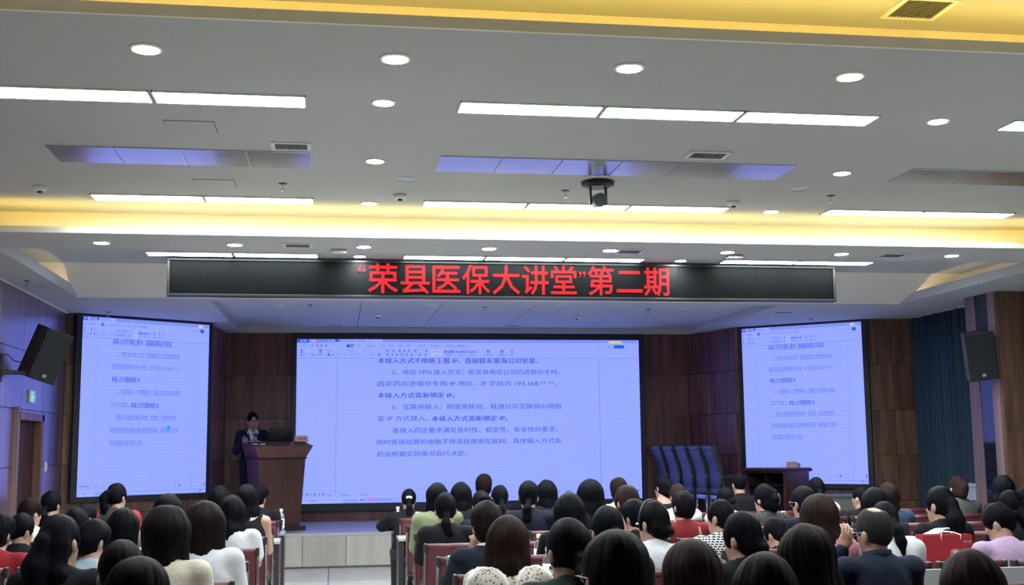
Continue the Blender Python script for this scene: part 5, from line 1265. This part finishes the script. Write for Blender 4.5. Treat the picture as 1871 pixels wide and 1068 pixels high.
        for q in (-1, 1):
            if sleeve == 'l': Fd.cone(sh[q], el[q], .052 + g, .044 + g, .02); Fd.cone(el[q], wr[q] * .96 + el[q] * .04, .043 + g, .034 + g * .5, .015)
            elif sleeve == 's': Fd.cone(sh[q], sh[q] * .35 + el[q] * .65, .054 + g, .054 + g, .02)
        # wrinkles
        Xg, Yg, Zg = Fd._p((slice(None),) * 3); Fd.F += (.0022 * np.sin(Zg * 55 + Xg * 20 + rng.uniform(0, 6)) * np.sin(Xg * 30 + Yg * 25 + rng.uniform(0, 6))).astype(f32)
        Fd.cut((0, 0, -1), -.53)
        return Fd
    Fd = garment(); 
    Fd.cone(nb + np.array((0, .0, -.035)), nb + np.array((0, .055, .12)), .062, .066, .008, sub=True)
    if sleeve == 'n': Fd.ell(nb + np.array((0, .0, .02)), (.11, .13, .09), .01, sub=True)
    V, Q = Fd.nets(); V = relax(V, Q, 2); tp = link('top', vmesh('top', V, Q, [TOP[top]]), t)
    if sleeve == 'n' and top == 'straps':
        for q in (-1, 1): ob('shoulder_strap', MB().tube([nb + np.array((q * .085, -.10, -.14)), nb + np.array((q * .085, -.075, -.03)), nb + np.array((q * .085, -.02, .012)), nb + np.array((q * .085, .06, -.03))], .011, 8), TOP[top], t, smooth=True)
    # collars
    def ring(r, z0, z1, m, nm, tilt=.02):
        mb = MB(); n = 20; vs = []; fs = []
        for (rr, zz) in ((r + .012, z0), (r + .004, z1), (r - .002, z1), (r + .006, z0)):
            for i in range(n):
                a = 2 * math.pi * i / n; vs.append((nb[0] + rr * math.cos(a), nb[1] + .006 + rr * 1.08 * math.sin(a), nb[2] + zz - tilt * math.sin(a)))
        for j_ in range(4):
            for i in range(n): fs.append((j_ * n + i, j_ * n + (i + 1) % n, ((j_ + 1) % 4) * n + (i + 1) % n, ((j_ + 1) % 4) * n + i))
        mb.add(vs, fs); return ob(nm, mb, m, tp, smooth=True)
    if 'collar' in ex: ring(.064, -.012, .022, M_SHIRT, 'collar')
    if 'collarj' in ex: ring(.068, -.02, .03, TOP['navyj'], 'collar')
    if top in ('denim', 'white', 'caramel', 'green') and 'collar' not in ex: ring(.064, -.018, .012, TOP[top], 'collar')
    if 'bigcollar' in ex:
        G = garment()
        for q in (-1, 1):
            hh2 = .009; G2 = Field(grid1(-.30, .30, hh2), grid1(-.21, .20, hh2), grid1(nb[2] - .22, nb[2] + .06, hh2))
            from_x = [np.interp(a, g_, np.arange(len(g_))) for a, g_ in zip((G2.xs, G2.ys, G2.zs), (G.xs, G.ys, G.zs))]
            ia = [np.clip(a.astype(int), 0, n - 2) for a, n in zip(from_x, G.F.shape)]; fa = [a - i for a, i in zip(from_x, ia)]
            A = G.F; acc = 0
            for i in (0, 1):
                for j_ in (0, 1):
                    for l in (0, 1):
                        wgt = (fa[0] if i else 1 - fa[0])[:, None, None] * (fa[1] if j_ else 1 - fa[1])[None, :, None] * (fa[2] if l else 1 - fa[2])[None, None, :]
                        acc = acc + A[np.ix_(ia[0] + i, ia[1] + j_, ia[2] + l)] * wgt
            Xg, Yg, Zg = G2._p((slice(None),) * 3)
            for (off_, rr, mm, nm) in ((.012, .108, M_SHIRT, 'lace_edge'), (.017, .096, TOP['floral'], 'collar')):
                d1 = np.sqrt((Xg - q * .115) ** 2 + (Yg + .02) ** 2 * .4 + (Zg - nb[2] + .075) ** 2) - rr + (.004 * np.sin(np.arctan2(Zg - nb[2] + .075, Xg - q * .115) * 18) if nm == 'lace_edge' else 0)
                G2.F = np.maximum(acc - off_, d1).astype(f32); G2.F = np.maximum(G2.F, (-Zg + nb[2] - .19)).astype(f32); G2.F = np.maximum(G2.F, (.012 - Xg * q)).astype(f32)
                V, Q = G2.nets(); link(nm, vmesh(nm, V, Q, [mm]), tp)
    if 'strap' in ex:
        ob('bag_strap', MB().tube([(.10, ln * .42 - .02, nb[2] + .0), (.085, ln * .36 - .125, nb[2] - .08), (.02, ln * .3 - .145, nb[2] - .2), (-.05, ln * .2 - .145, nb[2] - .33)], .012, 8), mat('strap_brown', (.14, .075, .06), .6), t, smooth=True)
    if 'chain' in ex:
        ch = MB(); a = nb + np.array((.07, .03, -.01)); b = nb + np.array((-.08, -.14, -.16))
        for i in range(16):
            q_ = a + (b - a) * i / 15 + np.array((0, -.035 * math.sin(math.pi * i / 15), .045 * math.sin(math.pi * i / 15))); ch.lathe([(.001, -.006), (.006, 0), (.001, .006)], 8, tuple(q_))
        o = ob('bead_chain', ch, mat('pearl', (.55, .52, .46), .3), t, smooth=True); o['kind'] = 'stuff'
    # ---- hair
    Fd = hair_field(style, .0105 if far else .0082, rng)
    Xg, Yg, Zg = Fd._p((slice(None),) * 3); lump = dict(crop=.0012, bald=.0008).get(style, .0040)
    Fd.F += (lump * np.sin(Xg * 48 + rng.uniform(0, 6)) * np.sin(Yg * 44 + rng.uniform(0, 6)) * np.sin(Zg * 30 + rng.uniform(0, 6))).astype(f32)
    V, Q = Fd.nets(); V = relax(V, Q, 2); V0 = V.copy()
    V = strands(V, dict(crop=.0008, bald=.0006).get(style, .0016 if style not in ('wavy', 'longw') else .0028), rng)
    if style == 'wavy': V[:, 0] += .012 * np.sin(V[:, 2] * 45 + 1) * np.clip(-V[:, 2] / .1, 0, 1)
    Mh = Matrix.Translation(hc) @ Matrix([list(r) + [0] for r in (Rh * sc)] + [[0, 0, 0, 1]])
    if style not in ('crop', 'bald'):
        SV, SQ = wisps(Fd, V0, rng, 110 if far else 190); V = np.concatenate([V, SV]); Q = np.concatenate([Q, SQ + len(V0)])
    hr = link('hair', vmesh('hair', V, Q, [HAIR[hair]]), t, Mh)
    if 'glasses' in ex:
        g_ = MB()
        for q in (-1, 1):
            n = 14; pts = [(q * .031 + .022 * math.cos(2 * math.pi * i / n), .098, .006 + .017 * math.sin(2 * math.pi * i / n)) for i in range(n + 1)]
            g_.tube(pts, .0018, 6, caps=False); g_.tube([(q * .053, .097, .01), (q * .080, .075, .012), (q * .084, .0, .008), (q * .082, -.02, -.004)], .0019, 6)
        g_.tube([(-.009, .099, .009), (.009, .099, .009)], .0018, 6)
        ob('glasses', g_, mat('glasses_frame', (.30, .30, .32), .25, .8), t, Mh, smooth=True)
    if 'scrunchie' in ex:
        n = 16; ob('scrunchie', MB().tube([(.030 * math.cos(2 * math.pi * i / n), -.112, -.035 + .030 * math.sin(2 * math.pi * i / n)) for i in range(n + 1)], .009, 8, caps=False), mat('scrunchie_pale', (.6, .5, .48), .8), t, Mh, smooth=True)
    if 'bow' in ex:
        b_ = MB()
        for q in (-1, 1): b_.hexa([(0, -.118, -.012 + .02), (q * .035, -.112, -.020 + .02), (q * .035, -.108, -.020 + .02), (0, -.112, -.012 + .02)], [(0, -.118, .012 + .02), (q * .034, -.112, .016 + .012), (q * .034, -.108, .016 + .012), (0, -.112, .012 + .02)])
        b_.box((-.008, -.122, .008), (.008, -.108, .032)); ob('hair_bow', b_, M_SHIRT, t, Mh, bevel=.003)
    if 'clip' in ex: ob('hair_clip', MB().tube([(.045, -.118, -.05), (.055, -.128, .0), (.050, -.118, .045)], .004, 8), mat('clip_grey', (.30, .31, .34), .3, .6), t, Mh, smooth=True)
    if 'flowerclip' in ex:
        hcp = ob('hair_clip', MB().tube([(.0, -.118, .05), (.004, -.140, .0), (.02, -.135, -.055)], .0045, 8), mat('clip_pale', (.60, .56, .46), .4), t, Mh, smooth=True); fl_ = MB()
        for i in range(6):
            a = i * math.pi / 3; fl_.lathe([(.001, -.004), (.010, 0), (.001, .004)], 8, (.050 + .013 * math.cos(a), -.134, -.030 + .013 * math.sin(a)))
        ob('flower', fl_, M_SHIRT, t, Mh, smooth=True)
    if 'headband' in ex:
        n = 18; pts = [(.0885 * math.cos(math.pi * i / n), .030 - .01 * math.sin(math.pi * i / n), -.015 + .158 * math.sin(math.pi * i / n) * .99) for i in range(n + 1)]
        ob('headband', MB().tube(pts, .0075, 8), mat('headband_black', (.02, .022, .026), .25), t, Mh, smooth=True); ob('headband_stud', MB().lathe([(.001, -.008), (.012, 0), (.001, .008)], 10, (-.096, .034, .0)), M_SHIRT, t, Mh, smooth=True)
    return t
for i_, p_ in enumerate(PEOPLE): person(*p_, i_)

# ================================================================ THE SPEAKING PERSON
def speaking_person():
    Ms = TR(-1.15, 17.42, Z_ST, math.pi + R(10)); Mi = Ms.inverted()
    t = thing('person', 'person in a dark suit with glasses speaking into a microphone behind the podium', 'person', Ms)
    lc = lambda x, y, z: np.array(Mi @ Vector((x, y, z)))
    nb = np.array((0, .0, 1.39)); hc = np.array((0, .04, 1.527)); Rh = rotm(-4, 6, 3); sc = 1.0
    sh = {q: nb + np.array((q * .165, -.005, -.055)) for q in (-1, 1)}
    wr = {1: lc(-1.235, 17.03, 1.745), -1: np.array((-.065, .205, 1.215))}
    el = {1: np.array((.235, .10, 1.10)), -1: np.array((-.215, .10, 1.10))}
    Fd = Field(gridz((-.36, -.11, .016), (-.11, .11, .0065), (.11, .36, .016)), gridz((-.20, -.09, .016), (-.09, .16, .0065), (.16, .50, .016)), gridz((-.01, 1.36, .02), (1.36, 1.68, .0065)))
    Fd.ell((0, 0, .93), (.155, .115, .12), .03); Fd.ell((0, 0, 1.08), (.125, .09, .14), .05); Fd.ell((0, .0, 1.23), (.145, .10, .15), .05)
    Fd.cone(sh[-1], sh[1], .047, .047, .04); Fd.cone(nb + np.array((0, -.01, -.06)), nb + np.array((0, .018, .08)), .058, .048, .03)
    for q in (-1, 1):
        Fd.cone(sh[q], el[q], .046, .037, .02); Fd.cone(el[q], wr[q], .036, .024, .015)
        Fd.chain([(q * .085, 0, .90), (q * .09, .01, .48), (q * .09, -.01, .08)], [.082, .056, .036], .03); Fd.cone((q * .09, -.02, .04), (q * .10, .12, .03), .036, .028, .02)
    head_field(Fd, hc, Rh, sc, .014)
    V, Q = Fd.nets(); parts = [(V, Q, 0)]
    for q, dv, zref, pose in ((1, np.array((.0, .95, -.25)), np.array((0., 0, 1.)), 'curl'), (-1, np.array((.55, .45, .35)), np.array((-.75, .4, .3)), 'grip')):
        hv, hq = hand_mesh(pose); y = dv / np.linalg.norm(dv); x = np.cross(y, zref); x /= np.linalg.norm(x); z = np.cross(x, y)
        hv = hv.copy()
        if q < 0: hv[:, 0] *= -1; hq = hq[:, ::-1]
        parts.append(((hv @ np.stack([x, y, z])) * .95 + wr[q], hq, 0))
    u = np.linspace(0, math.pi, 7); w_ = np.linspace(0, 2 * math.pi, 12, endpoint=False)
    bs = np.array([(math.sin(a) * math.cos(b), math.cos(a), math.sin(a) * math.sin(b)) for a in u for b in w_]); bq = np.array([(i * 12 + j, i * 12 + (j + 1) % 12, (i + 1) * 12 + (j + 1) % 12, (i + 1) * 12 + j) for i in range(6) for j in range(12)])
    for c_, r_e, mi in (((-.029, .079, .010), (.0125, .006, .0042), 3), ((.029, .079, .010), (.0125, .006, .0042), 3), ((-.029, .083, .010), (.0055, .0032, .0042), 1), ((.029, .083, .010), (.0055, .0032, .0042), 1), ((0, .0905, -.066), (.021, .0055, .007), 2),
                        ((-.030, .083, .031), (.017, .004, .0028), 1), ((.030, .083, .031), (.017, .004, .0028), 1)):
        parts.append((((bs * np.array(r_e) + np.array(c_)) * sc) @ Rh.T + hc, bq, mi))
    VV = []; QQ = []; MI = []; o_ = 0
    for v, q, mi in parts: VV.append(v); QQ.append(q + o_); MI.append(np.full(len(q), mi)); o_ += len(v)
    link('body', vmesh('body', np.concatenate(VV), np.concatenate(QQ), [M_SKIN, M_EYE, M_LIP, M_EYEW], np.concatenate(MI)), t)
    def torso(g, F_):
        F_.ell((0, 0, .95), (.165 + g, .125 + g, .16), .03); F_.ell((0, 0, 1.08), (.132 + g, .098 + g, .15), .05); F_.ell((0, 0, 1.23), (.150 + g, .104 + g, .155), .05)
        F_.cone(sh[-1], sh[1], .047 + g, .047 + g, .04); F_.cone(nb + np.array((0, -.012, -.05)), nb + np.array((0, -.004, .0)), .085 + g * .3, .060 + g * .3, .04)
    # shirt
    Fd = Field(grid1(-.24, .24, .011), grid1(-.16, .20, .011), grid1(.85, 1.45, .011)); torso(.004, Fd)
    Fd.cone(nb + np.array((0, .01, .0)), nb + np.array((0, .06, .13)), .052, .062, .008, sub=True); V, Q = Fd.nets(); sr = link('shirt', vmesh('shirt', V, Q, [M_SHIRT]), t)
    mb = MB()
    for s in (-1, 1):
        a = np.array(nb) + np.array((s * .055, .012, .045)); mb.hexa([a, a + (0, .01, 0), np.array(nb) + (s * .012, .078, -.02), np.array(nb) + (s * .012, .068, -.02)], [a + (0, -.01, .0), a + (-s * .004, .004, .018), np.array(nb) + (s * .055, .088, -.045), np.array(nb) + (s * .050, .080, -.045)])
    ob('shirt_collar', mb, M_SHIRT, sr)
    # jacket
    Fd = Field(grid1(-.36, .36, .0115), grid1(-.20, .46, .0115), grid1(.72, 1.47, .0115)); torso(.020, Fd)
    for q in (-1, 1): Fd.cone(sh[q], el[q], .066, .056, .02); Fd.cone(el[q], el[q] * .12 + wr[q] * .88, .055, .042, .015)
    Xg, Yg, Zg = Fd._p((slice(None),) * 3)
    wedge = np.maximum(np.abs(Xg) - np.clip((Zg - 1.10) * .32, 0, .09), .03 - Yg); Fd.F = np.maximum(Fd.F, -wedge).astype(f32)
    Fd.F += (.003 * np.sin(Zg * 50 + Xg * 22) * np.sin(Yg * 30 + Xg * 26)).astype(f32)
    Fd.cone(nb + np.array((0, .01, -.01)), nb + np.array((0, .05, .13)), .066, .07, .008, sub=True); Fd.cut((0, 0, -1), -.76)
    V, Q = Fd.nets(); jk = link('jacket', vmesh('jacket', V, Q, [M_SUIT]), t)
    for s in (-1, 1):
        mb = MB().hexa([(s * .008, .128, 1.12), (s * .04, .124, 1.13), (s * .04, .130, 1.13), (s * .008, .134, 1.12)], [(s * .062, .075, 1.355), (s * .095, .070, 1.32), (s * .095, .078, 1.32), (s * .062, .083, 1.355)])
        ob('lapel', mb, M_SUIT, jk)
    ob('button', MB().lathe([(.001, -.003), (.008, 0), (.001, .003)], 10, (0, .128, 1.07)), M_BLACK, jk)
    Fd = Field(grid1(-.22, .22, .022), grid1(-.16, .18, .022), grid1(.02, 1.06, .022)); Fd.ell((0, 0, .93), (.168, .128, .125), .03)
    for q in (-1, 1): Fd.chain([(q * .085, 0, .90), (q * .09, .01, .48), (q * .09, -.01, .09)], [.095, .074, .062], .02)
    V, Q = Fd.nets(); link('trousers', vmesh('trousers', V, Q, [M_SUIT]), t)
    for q in (-1, 1): ob('shoe', MB().hexa([(q * .095 - .04, -.06, 0), (q * .095 + .04, -.06, 0), (q * .10 + .045, .17, 0), (q * .10 - .045, .17, 0)], [(q * .095 - .04, -.06, .09), (q * .095 + .04, -.06, .09), (q * .10 + .036, .16, .045), (q * .10 - .036, .16, .045)]), M_SHOE, t, bevel=.012, smooth=True)
    rng = np.random.RandomState(3); F2 = Field(grid1(-.12, .12, .0065), grid1(-.17, .13, .0065), grid1(-.14, .16, .0065))
    F2.ell((0, -.014, .026), (.081, .098, .108), .02); F2.ell((0, -.095, -.045), (.042, .035, .036), .02); F2.ell((0, .128, -.030), (.067, .084, .122), .012, sub=True)
    for s in (-1, 1): F2.ell((s * .094, .004, -.026), (.032, .030, .044), .012, sub=True)
    F2.ell((0, .075, .138), (.006, .07, .02), .006, sub=True)
    V, Q = F2.nets(); V = relax(V, Q, 2); V = strands(V, .0012, rng); Mh = Matrix.Translation(hc) @ Matrix([list(r) + [0] for r in Rh] + [[0, 0, 0, 1]]); link('hair', vmesh('hair', V, Q, [HAIR['k']]), t, Mh)
    g_ = MB()
    for q in (-1, 1):
        n = 18; g_.tube([(q * .031 + .024 * math.cos(2 * math.pi * i / n), .099, .006 + .018 * math.sin(2 * math.pi * i / n)) for i in range(n + 1)], .0022, 6, caps=False); g_.tube([(q * .055, .098, .01), (q * .080, .075, .012), (q * .084, .0, .008), (q * .082, -.02, -.004)], .002, 6)
    g_.tube([(-.008, .100, .009), (.008, .100, .009)], .002, 6); ob('glasses', g_, mat('glasses_red', (.07, .02, .03), .3), t, Mh, smooth=True)
    # microphone held in the left hand
    m = thing('microphone', 'silver handheld microphone at the speaking person\'s mouth', 'microphone', Ms)
    a = np.array((-.020, .225, 1.165)); b = np.array((-.022, .165, 1.38)); dr = (b - a) / np.linalg.norm(b - a)
    ob('handle', MB().tube([a - dr * .03, a, a + dr * .16], [.015, .016, .020], 14), mat('mic_silver', (.55, .55, .57), .3, .7), m, smooth=True)
    ob('collar', MB().tube([a + dr * .155, a + dr * .175], [.022, .024], 14), M_BLACK, m); ob('grille_head', MB().tube([a + dr * .172, a + dr * .185, a + dr * .205, a + dr * .222, a + dr * .230], [.021, .026, .027, .020, .008], 16), mat('mic_mesh', (.42, .43, .45), .45, .6, bump=.5, bscale=600), m, smooth=True)
speaking_person()
